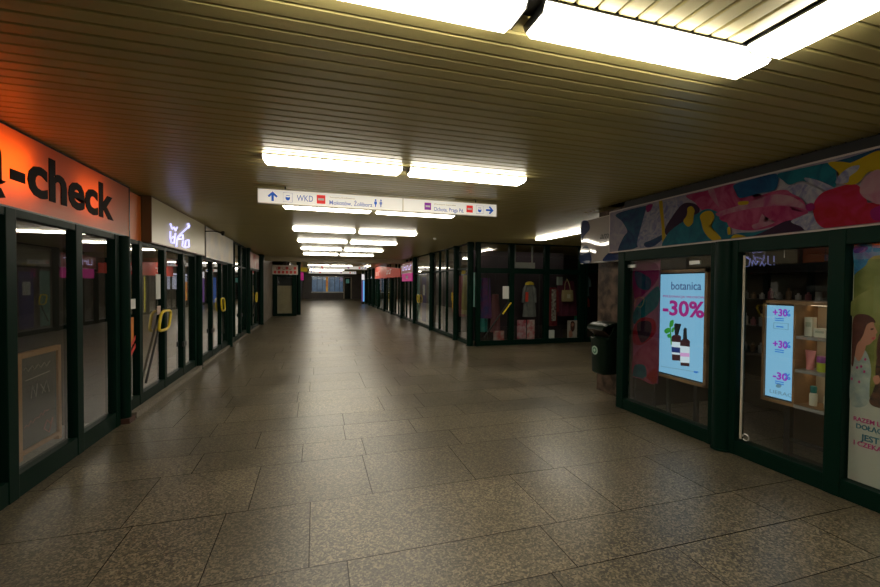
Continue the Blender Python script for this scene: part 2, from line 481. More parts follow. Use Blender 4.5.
ceiling_light(6.28, 7.53, 5.1, 'lit lengthwise fluorescent light before the clothes shop, nearer unit', 'y')
# smoke detector seen on the ceiling
t = thing('smoke_detector', 'small round white smoke detector on the ceiling right of the lights', 'smoke detector', (2.75, 9.6, CEIL))
mesh_obj('base', MB().cyl(2.75, 9.6, 0.05, CEIL-0.015, CEIL), WHITE, t, True)
mesh_obj('sensor_head', MB().lathe(2.75, 9.6, [(0.02, CEIL-0.05), (0.035, CEIL-0.04), (0.04, CEIL-0.015)]), WHITE, t, True)

# ------------------------------------------------------------------ shop fronts
def shopfront(name, label, cat, W, u0, u1, mullions, ztop, bottom=(0.0, 0.17), header=(2.05, 2.13), transom=None, depth=0.10, group=None, doors=False, frame=GREEN, glassmat=GLASS):
    t = thing(name, label, cat, W.pt((u0+u1)/2, 0, 0), group)
    mb = MB(); W.box(mb, u0, u1, -depth*0.6, depth*0.4, bottom[0], bottom[1], 0.006); mesh_obj('bottom_rail', mb, frame, t)
    mb = MB(); W.box(mb, u0, u1, -depth*0.6, depth*0.4, header[0], header[1], 0.004); mesh_obj('header_rail', mb, frame, t)
    for a, b in mullions:
        mb = MB(); W.box(mb, a, b, -depth*0.6, depth*0.45, bottom[0], ztop, 0.006); mesh_obj('mullion', mb, frame, t)
    ms = sorted(mullions); gaps = []
    prev = u0
    for a, b in ms:
        if a-prev > 0.05: gaps.append((prev, a))
        prev = b
    if u1-prev > 0.05: gaps.append((prev, u1))
    for a, b in gaps:
        mb = MB(); W.box(mb, a, b, -0.004, 0.004, bottom[1], header[0]); mesh_obj('glass_pane', mb, glassmat, t)
        if transom:
            mb = MB(); W.box(mb, a, b, -0.004, 0.004, header[1], ztop-0.03); mesh_obj('transom_glass', mb, glassmat, t)
    if transom:
        mb = MB(); W.box(mb, u0, u1, -depth*0.5, depth*0.4, ztop-0.03, ztop); mesh_obj('top_rail', mb, frame, t)
    return t
def column(x, y, label, r=0.075, top=CEIL, group='round green steel columns', shoe=False):
    t = thing('steel_column', label, 'column', (x, y, 0), group)
    mesh_obj('shaft', MB().cyl(x, y, r, 0.0, top, 28), GREEN, t, True)
    if top == CEIL: mesh_obj('collar', MB().lathe(x, y, [(r+0.004, top-0.12), (r+0.012, top-0.11), (r+0.012, top-0.02), (r+0.004, top-0.01)], 28), GREEN, t, True)
    if shoe: mesh_obj('base_shoe', MB().box(x-r-0.01, x+r+0.012, y-r-0.01, y+r+0.01, 0, 0.06, 0.004), mat('rusty_shoe', (0.06, 0.025, 0.015), 0.6), t)
    else: mesh_obj('base_ring', MB().cyl(x, y, r+0.01, 0, 0.02, 24), GREEN, t, True)
    return t
def yellow_handle(W, p_lo, p_hi, cx, cz, w, h, t, d=0.03, slant=0.04):
    """black diagonal strut on a door pane with a yellow grip loop around (cx, cz)"""
    mb = MB(); mb.tube([W.pt(p_lo[0], d, p_lo[1]), W.pt(p_hi[0], d, p_hi[1])], 0.014)
    a = mesh_obj('door_strut', mb, BLACK, t, True)
    pts = []
    for k in range(20):
        an = 2*math.pi*k/20; c, s = math.cos(an), math.sin(an)
        cc = abs(c)**0.5*(1 if c >= 0 else -1); ss = abs(s)**0.5*(1 if s >= 0 else -1)
        pts.append(W.pt(cx+cc*w/2+ss*slant, d+0.03, cz+ss*h/2))
    mesh_obj('handle', MB().tube(pts, 0.019, closed=True), YELLOW, t, True)
def notice(W, u0, u1, z0, z1, t, m=None, d=0.007, name='paper_notice'):
    mb = MB(); W.box(mb, u0, u1, d, d+0.002, z0, z1); return mesh_obj(name, mb, m or PAPER, t)

ORANGEPAINT = mat('orange_painted_panel', (0.62, 0.14, 0.02), 0.4)
REDST = mat('red_sticker', (0.6, 0.05, 0.04), 0.5)
# left bays -----------------------------------------------------------
L1 = shopfront('glazed_shopfront', 'dark green glazed shop front under the orange illuminated sign', 'shop front', LW, 2.4, 5.44, [(2.4, 2.5), (3.68, 3.79), (4.575, 4.68), (5.34, 5.44)], 2.13, bottom=(0, 0.17), header=(2.07, 2.13))
column(-2.095, 5.53, 'round green steel column at the right end of the orange sign', 0.068, 2.125, shoe=True)
L2 = shopfront('glazed_shopfront', 'dark green glazed doors with yellow handle under the beige sign', 'shop front', LW, 5.63, 8.54, [(5.98, 6.08), (6.86, 6.96), (7.74, 7.86), (8.44, 8.54)], 2.12, bottom=(0.07, 0.2), header=(2.07, 2.12))
column(-2.095, 8.63, 'round green steel column between the beige sign and the faded white sign', 0.075, 2.11)
L3 = shopfront('glazed_shopfront', 'dark green glazed doors under the faded white sign', 'shop front', LW, 8.72, 11.4, [(9.72, 9.82), (10.6, 10.66), (11.3, 11.4)], 2.10, bottom=(0.05, 0.18), header=(2.05, 2.10))
column(-2.095, 11.5, 'round green steel column at the far end of the faded white sign', 0.08, 2.09)
L4 = shopfront('glazed_shopfront', 'glazed left front with a clear glass top, after the faded white sign', 'shop front', LW, 11.78, 14.28, [(12.3, 12.36), (13.2, 13.32), (14.18, 14.28)], CEIL, bottom=(0.02, 0.15), header=(2.05, 2.1), transom=True)
column(-2.095, 14.4, 'round green steel column before the small red sign on the left', 0.09)
L5 = shopfront('glazed_shopfront', 'narrow glazed front below a small red and white sign on the left', 'shop front', LW, 14.6, 17.2, [(15.5, 15.6), (16.4, 16.5)], 2.1, bottom=(0.02, 0.15), header=(2.05, 2.1))
column(-2.055, 17.45, 'last round green column on the left, beside the stone pillar', 0.1)
# thresholds
STONE = mat('threshold_granite', (0.13, 0.11, 0.085), 0.5, noise=(40, (0.22, 0.19, 0.15)))
for k, (a, b, h) in enumerate(((5.66, 8.6, 0.07), (8.84, 11.5, 0.05), (11.72, 14.3, 0.02), (14.6, 17.3, 0.02))):
    struct('trim_%d' % (k+2), MB().box(-2.25, -2.02 if k == 0 else -2.06, a, b, 0.001, h), STONE, 'stone threshold strip')
# L2 details
yellow_handle(LW, (6.2, 0.3), (6.88, 1.24), 6.83, 1.06, 0.42, 0.27, L2, slant=0.06)
notice(LW, 6.65, 6.82, 1.37, 1.72, L2)
notice(LW, 6.69, 6.82, 1.15, 1.27, L2, mat('faded_pink_paper', (0.6, 0.45, 0.42), 0.8))
notice(LW, 5.72, 5.96, 1.28, 1.4, L2)
for k in range(2):
    p = [LW.pt(5.68, .008, 0.62+k*0.1), LW.pt(5.95, .008, 0.8+k*0.1), LW.pt(5.95, .008, 0.85+k*0.1), LW.pt(5.68, .008, 0.67+k*0.1)]
    mesh_obj('striped_sticker', MB().prism(p, (0.002, 0, 0)), REDST, L2)
notice(LW, 5.74, 5.9, 0.85, 1.18, L2, mat('orange_yellow_sticker', (0.6, 0.2, 0.03), 0.6))
notice(LW, 7.9, 8.1, 1.3, 1.62, L2, mat('yellow_red_sticker', (0.6, 0.35, 0.03), 0.6, noise=(9, (0.5, 0.03, 0.02))))
for u in (7.79,):
    mb = MB(); LW.box(mb, u-0.08, u+0.08, 0.03, 0.06, 0.55, 0.63, 0.01); mesh_obj('door_lock', mb, BLACK, L2)
    mb = MB(); LW.box(mb, u-0.08, u+0.08, 0.03, 0.06, 1.9, 1.98, 0.01); mesh_obj('door_lock', mb, BLACK, L2)
yellow_handle(LW, (10.95, 0.4), (10.7, 1.2), 10.72, 1.1, 0.34, 0.3, L3, slant=-0.05)
for z in (0.55, 1.93):
    mb = MB(); LW.box(mb, 9.67, 9.88, 0.03, 0.06, z, z+0.09, 0.01); mesh_obj('door_lock', mb, BLACK, L3)
mb = MB(); LW.box(mb, 13.18, 13.36, 0.04, 0.07, 0.62, 0.72, 0.01); mesh_obj('door_lock', mb, BLACK, L4)
yellow_handle(LW, (16.0, 0.4), (16.4, 1.2), 16.42, 1.1, 0.34, 0.34, L5, slant=0.05)
# glowing advertising screen behind the third left front
t = thing('advertising_screen', 'small blue and white advertising screen deep inside the shop under the faded white sign', 'screen', (-2.6, 12.7, 0))
mesh_obj('screen_frame', MB().box(-2.68, -2.605, 12.1, 13.3, 1.0, 1.82), BLACK, t)
mesh_obj('display', MB().box(-2.605, -2.60, 12.17, 13.2, 1.08, 1.75), mat('blue_screen_glow', (0.03, 0.12, 0.5), 0.3, emit=0.45, ecol=(0.05, 0.2, 0.8)), t)
mesh_obj('display_picture', MB().box(-2.60, -2.596, 12.5, 12.95, 1.1, 1.45), mat('pale_screen_glow', (0.3, 0.5, 0.7), 0.3, emit=0.5), child(t, 'display'))
for y in (12.3, 13.1): mesh_obj('leg', MB().box(-2.67, -2.62, y-0.02, y+0.02, 0, 1.0), BLACK, t)

# orange illuminated sign: translucent face with real lamps in the box
def translucent(name, color, k=0.9):
    mt = bpy.data.materials.new(name); mt.use_nodes = True; nt = mt.node_tree; nt.nodes.clear()
    o = nt.nodes.new('ShaderNodeOutputMaterial'); mx = nt.nodes.new('ShaderNodeMixShader')
    a = nt.nodes.new('ShaderNodeBsdfTranslucent'); b = nt.nodes.new('ShaderNodeBsdfPrincipled')
    a.inputs[0].default_value = (*color, 1); b.inputs['Base Color'].default_value = (0.72, 0.28, 0.16, 1); b.inputs['Roughness'].default_value = 0.35
    mx.inputs[0].default_value = 1-k
    nt.links.new(a.outputs[0], mx.inputs[1]); nt.links.new(b.outputs[0], mx.inputs[2]); nt.links.new(mx.outputs[0], o.inputs[0])
    MATS[name] = mt; return mt
OR = translucent('orange_acrylic', (0.95, 0.36, 0.045), 0.5)
t = thing('illuminated_sign', 'orange illuminated shop sign reading a-check in black letters', 'sign', (-2.2, 4.3, 2.13))
S0, S1, SZ0, SZ1, SX = 2.2, 5.76, 2.135, 2.725, -2.12
mesh_obj('sign_face', MB().box(SX-0.006, SX, S0, S1, SZ0+0.01, SZ1-0.012), OR, t)
fr = MB(); fr.box(SX-0.14, SX+0.006, S0, S1, SZ1-0.012, SZ1); fr.box(SX-0.14, SX+0.006, S0, S1, SZ0-0.004, SZ0+0.01)
fr.box(SX-0.14, SX+0.006, S0-0.01, S0, SZ0, SZ1); fr.box(SX-0.14, SX+0.006, S1, S1+0.015, SZ0, SZ1)
mesh_obj('sign_frame', fr, DARKMETAL, t)
mesh_obj('sign_back', MB().box(SX-0.2, SX-0.14, S0, S1, SZ0, SZ1), WHITE, t)
LETTER = mat('black_sign_letter', (0.012, 0.008, 0.007), 0.6, spec=0.08)
SF = child(t, 'sign_face')
lettering('lettering', 'ą', LW.pt(3.2, 0.02, 2.30), (0, 1, 0), 0.37, LETTER, SF, bold=0.03, depth=0.006, fit=(0.0, 0.53))
lettering('lettering', '-', LW.pt(3.77, 0.02, 2.27), (0, 1, 0), 0.36, LETTER, SF, bold=0.03, depth=0.006, fit=(0.0, 0.16))
lettering('lettering', 'check', LW.pt(3.96, 0.02, 2.285), (0, 1, 0), 0.345, LETTER, SF, bold=0.03, depth=0.006, fit=(0.0, 1.40))
def area(name, loc, rot, sx, sy, power, color, parent=None):
    ld = bpy.data.lights.new(name, 'AREA'); ld.shape = 'RECTANGLE'; ld.size = sx; ld.size_y = sy; ld.energy = power; ld.color = color
    lo = bpy.data.objects.new(name, ld); COL.objects.link(lo); lo.rotation_euler = rot
    lo.location = Vector(loc)-parent_world(parent)
    if parent: lo.parent = parent
    return lo
area('sign_lamp', (SX-0.12, 3.3, 2.44), (0, math.radians(-90), 0), 0.3, 1.4, 12, (1, 0.75, 0.5), t)
area('sign_lamp', (SX-0.12, 4.9, 2.44), (0, math.radians(-90), 0), 0.3, 0.5, 1.6, (1, 0.75, 0.5), t)
# narrow orange fascia panel between the signs
t = thing('fascia_panel', 'narrow orange fascia panel between orange sign and beige sign', 'panel', (-2.2, 5.9, 2.13))
mesh_obj('panel_face', MB().box(-2.19, -2.15, 5.79, 6.2, 2.13, 2.7), ORANGEPAINT, t)
mesh_obj('panel_edge', MB().box(-2.19, -2.145, 5.77, 5.79, 2.1, 2.72), BLACK, t)
# beige sign
def box_sign(label, W, u0, u1, z0, z1, d0, d1, face, frame, name='shop_sign'):
    t = thing(name, label, 'sign', W.pt((u0+u1)/2, (d0+d1)/2, z0))
    mb = MB(); W.box(mb, u0+0.012, u1-0.012, d0, d1-0.004, z0+0.012, z1-0.012); mesh_obj('sign_face', mb, face, t)
    fr = MB(); e = 0.014
    W.box(fr, u0, u1, d0, d1, z0, z0+e); W.box(fr, u0, u1, d0, d1, z1-e, z1); W.box(fr, u0, u0+e, d0, d1, z0+e, z1-e); W.box(fr, u1-e, u1, d0, d1, z0+e, z1-e)
    mesh_obj('sign_frame', fr, frame, t)
    return t
BEIGE = mat('champagne_panel', (0.52, 0.45, 0.27), 0.32, spec=0.5)
BRONZE = mat('bronze_edge', (0.16, 0.09, 0.04), 0.4, 0.3)
S2 = box_sign('plain beige shop sign with a small glowing violet white scribble logo', LW, 6.22, 8.92, 2.12, 2.725, -0.06, 0.10, BEIGE, BRONZE)
LED = mat('violet_white_led', (0.5, 0.5, 1.0), 0.4, emit=1.6)
def stroke(W, pxs, d, r, m, name, parent):
    pts = [W.px(x, y, d) for x, y in pxs]
    out = []
    for i in range(len(pts)-1):
        for k in range(4): out.append(pts[i].lerp(pts[i+1], k/4))
    out.append(pts[-1])
    return mesh_obj(name, MB().tube(out, r, 6), m, parent, True)
def z1(p): return (150+p[0]/11.745, 205+p[1]/11.745)
for pl in ([(240, 220), (262, 280), (285, 262), (300, 300), (320, 262)], [(240, 310), (238, 380), (250, 440), (285, 450), (300, 330)],
           [(240, 400), (280, 370), (300, 380)], [(455, 215), (450, 260), (400, 305), (350, 350), (320, 400), (310, 490)],
           [(330, 370), (385, 350), (390, 400), (330, 400)], [(390, 420), (380, 480), (410, 500), (420, 420), (455, 410), (460, 490), (420, 500)], [(440, 225), (465, 240), (455, 270)]):
    stroke(LW, [z1(p) for p in pl], 0.11, 0.011, LED, 'led_scribble', S2)
S3 = box_sign('faded white blank shop sign next to the beige sign', LW, 9.0, 11.75, 2.10, 2.70, -0.06, 0.10, mat('faded_white_panel', (0.62, 0.54, 0.38), 0.4, noise=(2.2, (0.46, 0.44, 0.40))), STEEL)
t = thing('bracket_lamp', 'small black bracket lamp jutting between the beige and white signs', 'lamp', (-2.04, 8.96, 2.6))
mesh_obj('bracket_arm', MB().tube([(-2.06, 8.96, 2.6), (-1.9, 8.96, 2.61), (-1.72, 8.96, 2.58)], 0.011), BLACK, t, True)
mesh_obj('lamp_head', MB().tube([(-1.74, 8.96, 2.60), (-1.74, 9.0, 2.55)], 0.032), BLACK, t, True)
S5 = box_sign('small red and white sign over the narrow left front', LW, 14.6, 17.1, 2.12, 2.66, -0.04, 0.06, mat('pink_red_print', (0.55, 0.12, 0.10), 0.4, noise=(3.5, (0.7, 0.55, 0.5))), STEEL)
notice(LW, 11.8, 14.0, 2.15, 2.3, L4, mat('white_film', (0.5, 0.5, 0.46), 0.5), -0.03, 'window_film')

# chalkboards and panels inside the first left shop
t = thing('chalkboard', 'wood framed black chalkboard standing inside behind the left window', 'chalkboard', (-2.5, 4.85, 0))
mesh_obj('board', MB().box(-2.54, -2.52, 4.56, 5.12, 0.06, 0.92), mat('chalkboard_black', (0.02, 0.02, 0.02), 0.7, noise=(5, (0.035, 0.034, 0.032))), t)
fr = MB(); fr.box(-2.55, -2.50, 4.52, 4.57, 0.0, 0.96, 0.005); fr.box(-2.55, -2.50, 5.11, 5.16, 0.0, 0.96, 0.005); fr.box(-2.55, -2.50, 4.57, 5.11, 0.91, 0.96, 0.005); fr.box(-2.55, -2.50, 4.57, 5.11, 0.04, 0.08, 0.005)
mesh_obj('board_frame', fr, mat('pine_frame', (0.30, 0.15, 0.06), 0.5), t)
CHALK = mat('chalk', (0.28, 0.26, 0.24), 0.9); PCHALK = mat('pink_chalk', (0.3, 0.12, 0.13), 0.9)
def chalkline(pts, m=CHALK, r=0.004):
    mesh_obj('chalk_writing', MB().tube([Vector((-2.518, y, z)) for y, z in pts], r, 5), m, t)
chalkline([(4.62+0.03*i, 0.80+0.025*math.sin(i*2.1)) for i in range(14)])
chalkline([(4.64, 0.70), (5.0, 0.72)])
chalkline([(4.72, 0.52), (4.74, 0.64), (4.79, 0.52), (4.81, 0.64)]); chalkline([(4.86, 0.62), (4.93, 0.53)]); chalkline([(4.88, 0.53), (4.95, 0.64), (4.99, 0.52)])
chalkline([(4.62+0.03*i, 0.28+0.006*i+0.02*math.sin(i*2.6)) for i in range(13)], PCHALK)
chalkline([(4.9, 0.18), (4.95, 0.25), (5.0, 0.2), (5.04, 0.25), (4.98, 0.12), (4.9, 0.18)], PCHALK, 0.007)
t = thing('display_cabinet', 'low panelled cabinet with pale blue panes far inside the left shop', 'cabinet', (-3.2, 5.2, 0))
mesh_obj('body', MB().box(-3.35, -3.2, 4.75, 5.58, 0.9, 2.0), BLACK, t)
mesh_obj('pane', MB().box(-3.2, -3.19, 4.82, 5.02, 1.1, 1.85), mat('grey_blue_pane', (0.16, 0.24, 0.26), 0.4), t)
mesh_obj('pane', MB().box(-3.2, -3.19, 5.34, 5.54, 1.1, 1.85), MATS['grey_blue_pane'], t)
mesh_obj('poster', MB().box(-3.2, -3.19, 5.08, 5.28, 1.25, 1.85), mat('navy_pink_poster', (0.04, 0.05, 0.16), 0.5, noise=(6, (0.3, 0.12, 0.12))), t)
mesh_obj('stand', MB().box(-3.33, -3.22, 4.8, 5.5, 0, 0.9), DARKWALL, t)

# stone pillar and kiosk at the narrowing on the left
MARBLE = mat('brown_mottled_marble', (0.022, 0.014, 0.010), 0.5, spec=0.2, noise=(7, (0.12, 0.08, 0.055), 8, 0.3))
GREYST = mat('grey_stone_cladding', (0.13, 0.115, 0.09), 0.5, noise=(3, (0.2, 0.18, 0.14), 6))
t = mesh_obj('stone_pillar', MB().box(-2.6, -2.04, 17.75, 21.75, 0, CEIL-0.005, 0.01), GREYST); tag(t, 'grey stone clad pillar beside the green kiosk on the left', 'pillar')
K = Wall('y', 21.8, -1)
t = shopfront('kiosk', 'small green framed kiosk front with red checked sign', 'kiosk', K, -2.02, -0.92, [(-2.02, -1.82), (-1.14, -0.92)], 2.05, bottom=(0.0, 0.13), header=(1.95, 2.03))
mb = MB(); K.box(mb, -1.82, -1.14, -0.05, -0.03, 0.13, 1.5); mesh_obj('blind', mb, mat('beige_blind', (0.42, 0.35, 0.22), 0.6, noise=(2, (0.34, 0.28, 0.18))), t)
mb = MB(); K.box(mb, -2.0, -0.94, -0.6, -0.5, 0.1, 2.0); mesh_obj('inner_wall', mb, BLACK, t)
ks = box_sign('red and white checked sign above the small kiosk', K, -2.04, -0.86, 2.06, 2.52, -0.05, 0.04, mat('kiosk_white', (0.6, 0.5, 0.42), 0.5), STEEL, 'kiosk_sign')
for i in range(6):
    for j in range(2):
        if (i+j) % 2 == 0 or j == 0:
            u = -1.98+i*0.185; mb = MB(); K.box(mb, u, u+0.12, 0.04, 0.043, 2.1+j*0.2, 2.24+j*0.2); mesh_obj('red_square', mb, REDST, ks)
marks(K.pt(-1.85, 0.045, 2.29), (1, 0, 0), 0.13, (0.12, 0.1, 0.13, 0.1, 0.12), mat('dark_red_letters', (0.25, 0.03, 0.03), 0.5), ks)
column(-0.85, 22.6, 'round green column right of the kiosk', 0.1)
MAG = mat('magenta_panel', (0.65, 0.02, 0.30), 0.5, emit=0.25)
YP = mat('yellow_panel', (0.7, 0.5, 0.02), 0.5, emit=0.12)
o = mesh_obj('projecting_sign', MB().box(-0.98, -0.45, 24.0, 24.08, 2.28, 2.5, 0.01).box(-0.74, -0.72, 24.03, 24.05, 2.5, CEIL), YP); tag(o, 'yellow projecting sign beyond the kiosk', 'sign')
o = mesh_obj('projecting_sign', MB().box(-0.84, -0.66, 24.4, 24.46, 1.8, 2.25, 0.01).box(-0.76, -0.74, 24.42, 24.44, 2.25, CEIL), MAG); tag(o, 'magenta hanging sign under the yellow one beyond the kiosk', 'sign')
o = mesh_obj('projecting_sign', MB().box(-1.1, -0.95, 26.6, 26.66, 0.5, 1.1, 0.01).box(-1.05, -1.0, 26.62, 26.64, 0, 0.5), YP); tag(o, 'small yellow board low beyond the kiosk column', 'sign')
o = mesh_obj('side_wall_panel', MB().box(-1.42, -1.32, 22.8, 45.4, 0, CEIL-0.01), BROWN); tag(o, 'long dark brown wall cladding on the left, past the kiosk', 'wall panel')

# end wall window display and door
EW = Wall('y', 45.5, -1)
t = thing('window_1', 'end wall shop window', 'window', (1.2, 45.4, 0.76)); t['kind'] = 'structure'; del t['category']
fr = MB(); EW.box(fr, -0.45, 2.86, -0.02, 0.1, 0.68, 0.78); EW.box(fr, -0.45, 2.86, -0.02, 0.06, 2.36, 2.42)
mesh_obj('window_sill', fr, mat('pale_sill', (0.6, 0.6, 0.58), 0.4), t)
GP = mat('lit_bluish_window', (0.14, 0.2, 0.3), 0.2, emit=0.2, ecol=(0.25, 0.38, 0.6), noise=(1.1, (0.02, 0.03, 0.05)))
mb = MB(); EW.box(mb, -0.39, 2.8, -0.4, -0.3, 0.76, 2.38); mesh_obj('window_backdrop', mb, GP, t)
mb = MB(); EW.box(mb, -0.39, 2.8, -0.02, -0.01, 0.76, 2.38); mesh_obj('window_pane', mb, GLASS, t)
for u in (0.1, 0.62, 1.4, 1.9, 2.4):
    mb = MB(); EW.box(mb, u, u+0.05, -0.02, 0.03, 0.76, 2.38); mesh_obj('window_bar', mb, DARKMETAL, t)
o = mesh_obj('banner_stand', MB().box(1.02, 1.24, 45.3, 45.36, 0.8, 2.36), mat('yellow_red_banner', (0.7, 0.4, 0.05), 0.5, emit=0.2, noise=(2, (0.6, 0.03, 0.03)))); tag(o, 'narrow yellow and red banner strip before the end window', 'banner')
t = thing('door_1', 'end wall door', 'door', (3.27, 45.4, 0)); t['kind'] = 'structure'; del t['category']
mb = MB(); EW.box(mb, 2.95, 3.6, -0.12, -0.08, 0, 2.3); mesh_obj('door_leaf', mb, mat('dark_door_glass', (0.01, 0.015, 0.012), 0.15), t)
mb = MB(); EW.box(mb, 2.84, 2.95, -0.1, 0.05, 0, 2.36); EW.box(mb, 3.6, 3.71, -0.1, 0.05, 0, 2.36); EW.box(mb, 2.84, 3.71, -0.1, 0.05, 2.3, 2.36); mesh_obj('door_frame', mb, mat('beige_frame', (0.35, 0.3, 0.22), 0.4), t)
mb = MB(); EW.box(mb, 3.1, 3.45, -0.08, -0.075, 1.7, 2.15); mesh_obj('door_window', mb, mat('greenish_lit_pane', (0.1, 0.3, 0.25), 0.4, emit=0.15), t)

# ------------------------------------------------------------------ hanging direction signs
def arrow(C, R, U, s, m, parent):
    pts = [(-.12, -.5), (.12, -.5), (.12, .12), (.36, -.12), (.5, .04), (0, .52), (-.5, .04), (-.36, -.12), (-.12, .12)]
    return mesh_obj('arrow', MB().prism([C+R*(a*s)+U*(b*s) for a, b in pts], R.cross(U)*0.002), m, parent)
def hanging_sign(y, x0, x1, z0, z1, label, detail=True):
    t = thing('hanging_sign', label, 'sign', ((x0+x1)/2, y, z1), 'hanging direction signs')
    W = Wall('y', y-0.03, -1); R = Vector((1, 0, 0)); U = Vector((0, 0, 1)); k = z1-z0
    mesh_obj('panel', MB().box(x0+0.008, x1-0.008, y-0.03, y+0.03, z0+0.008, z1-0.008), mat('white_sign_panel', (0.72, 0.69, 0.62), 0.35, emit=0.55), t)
    fr = MB(); fr.box(x0, x1, y-0.034, y+0.034, z0, z0+0.01); fr.box(x0, x1, y-0.034, y+0.034, z1-0.01, z1); fr.box(x0, x0+0.01, y-0.034, y+0.034, z0, z1); fr.box(x1-0.01, x1, y-0.034, y+0.034, z0, z1)
    mesh_obj('panel_frame', fr, mat('sign_alu', (0.5, 0.47, 0.4), 0.35, 0.2), t)
    pn = child(t, 'panel')
    xm = x0+(x1-x0)*0.566
    mesh_obj('seam', MB().box(xm, xm+0.008, y-0.032, y-0.029, z0+0.01, z1-0.01), mat('grey_seam', (0.25, 0.25, 0.22), 0.5), pn)
    for f in (0.1, 0.9):
        xx = x0+(x1-x0)*f; mesh_obj('hanger', MB().cyl(xx, y, 0.008, z1, CEIL), DARKMETAL, t)
    L = x1-x0
    def C(f, g=0.5): return Vector((x0+L*f, y-0.03, z0+k*g))
    a = C(0.055); arrow(a, R, U, k*0.62, BLUE, pn)
    a = C(0.964); arrow(a, -U, R, k*0.62, BLUE, pn)
    def sq(f, w, h, m, g=0.5, name='pictogram', lay=0.001):
        c = C(f, g); return mesh_obj(name, MB().box(c.x-w/2, c.x+w/2, c.y-0.001-lay, c.y, c.z-h/2, c.z+h/2), m, pn)
    # red and purple transport squares with a white wagon band
    sq(0.235, k*.56, k*.58, RED, name='red_square'); sq(0.235, k*.4, k*.14, PAPER, name='white_tram', lay=0.003)
    sq(0.676, k*.5, k*.52, PURPLE, name='purple_square'); sq(0.676, k*.34, k*.12, PAPER, name='white_tram', lay=0.003)
    sq(0.868, k*.5, k*.52, RED, name='red_square'); sq(0.868, k*.34, k*.12, PAPER, name='white_tram', lay=0.003)
    for f in (0.110, 0.916):       # outlined train pictogram
        c = C(f)
        o = MB()
        for dx0, dx1, dz0, dz1 in ((-.3, .3, .28, .3), (-.3, .3, -.32, -.3), (-.3, -.28, -.3, .3), (.28, .3, -.3, .3)):
            o.box(c.x+dx0*k, c.x+dx1*k, c.y-0.002, c.y, c.z+dz0*k, c.z+dz1*k)
        mesh_obj('pictogram_outline', o, LBLUE, pn)
        pts = [(-.14, .05), (-.14, -.1), (-.07, -.2), (.07, -.2), (.14, -.1), (.14, .05), (.08, .0), (-.08, .0)]
        mesh_obj('train_pictogram', MB().prism([c+R*(a*k)+U*(b*k) for a, b in pts], (0, -0.002, 0)), BLUE, pn)
        mesh_obj('train_roof_pictogram', MB().box(c.x-.12*k, c.x+.12*k, c.y-.002, c.y, c.z+.1*k, c.z+.15*k), LBLUE, pn)
    if not detail: return t
    lettering('lettering', 'WKD', C(0.143, 0.3), R, k*0.42, LBLUE, pn, bold=0.01, fit=(0, L*0.062))
    lettering('lettering', 'Mokotów, Żoliborz', C(0.267, 0.2), R, k*0.3, LBLUE, pn, bold=0.015, fit=(0, L*0.172))
    lettering('lettering', 'Warszawa Śródmieście', C(0.267, 0.64), R, k*0.12, mat('grey_ink', (0.3, 0.3, 0.32), 0.6), pn, fit=(0, L*0.10))
    lettering('lettering', 'Ochota, Praga Pd.', C(0.703, 0.2), R, k*0.3, LBLUE, pn, bold=0.015, fit=(0, L*0.138))
    lettering('lettering', 'Warszawa Centralna', C(0.703, 0.64), R, k*0.12, MATS['grey_ink'], pn, fit=(0, L*0.10))
    for f, m in ((0.452, BLUE), (0.474, LBLUE)):     # toilet figures
        c = C(f)
        o = MB()
        o.prism([c+R*(0.07*k*math.cos(a*math.pi/6))+U*(k*0.2+0.07*k*math.sin(a*math.pi/6)) for a in range(12)], (0, -0.002, 0))
        o.prism([c+R*(a*k)+U*(b*k) for a, b in ((-.09, .11), (.09, .11), (.1, -.08), (.04, -.1), (.04, -.28), (-.04, -.28), (-.04, -.1), (-.1, -.08))], (0, -0.002, 0))
        mesh_obj('toilet_pictogram', o, m, pn)
    return t
hanging_sign(5.15, -0.64, 2.33, 2.515, 2.69, 'white overhead direction sign with blue arrows, reading WKD and Ochota')
hanging_sign(23.4, -0.41, 2.75, 2.42, 2.6, 'far white overhead direction sign beyond the cross beam', False)
hanging_sign(31.5, -0.5, 2.9, 2.36, 2.56, 'farthest white overhead sign, close to the end wall', False)

# ------------------------------------------------------------------ near right shop
HDR = struct('trim_6', MB().box(3.97, 4.1, -1.0, 4.62, 2.05, CEIL+0.03), mat('black_fascia', (0.01, 0.01, 0.009), 0.6), 'black fascia above the painted sign')
NR = shopfront('glazed_shopfront', 'green glazed shop front under the colourful painted sign', 'shop front', RW, 0.6, 4.56, [(4.44, 4.56), (2.94, 3.0), (3.16, 3.22), (2.11, 2.22), (0.6, 0.7)], 2.05, bottom=(0.0, 0.14), header=(1.93, 2.05), depth=0.12)
column(3.85, 3.08, 'stout round green column between the two windows of the cosmetics shop', 0.088, 2.045)
for u in (3.45, 4.37):
    mb = MB(); RW.box(mb, u-0.07, u+0.06, -0.006, 0.012, 1.84, 1.88, 0.003); mesh_obj('glass_clamp', mb, STEEL, NR)
mb = MB(); RW.box(mb, 2.905, 2.92, 0.0, 0.012, 0.16, 1.9); mesh_obj('edge_strip', mb, mat('pale_strip', (0.5, 0.45, 0.36), 0.4), NR)
mb = MB(); mb.tube([RW.pt(2.86+0.03*math.cos(a*0.5), 0.01, 0.19+0.03*math.sin(a*0.5)) for a in range(12)], 0.006, 6); mesh_obj('floor_lock', mb, STEEL, NR, True)
struct('trim_7', MB().box(4.0, 5.9, 4.45, 4.55, 0, 2.7), mat('shop_partition', (0.03, 0.025, 0.022), 0.7), 'shop side partition')

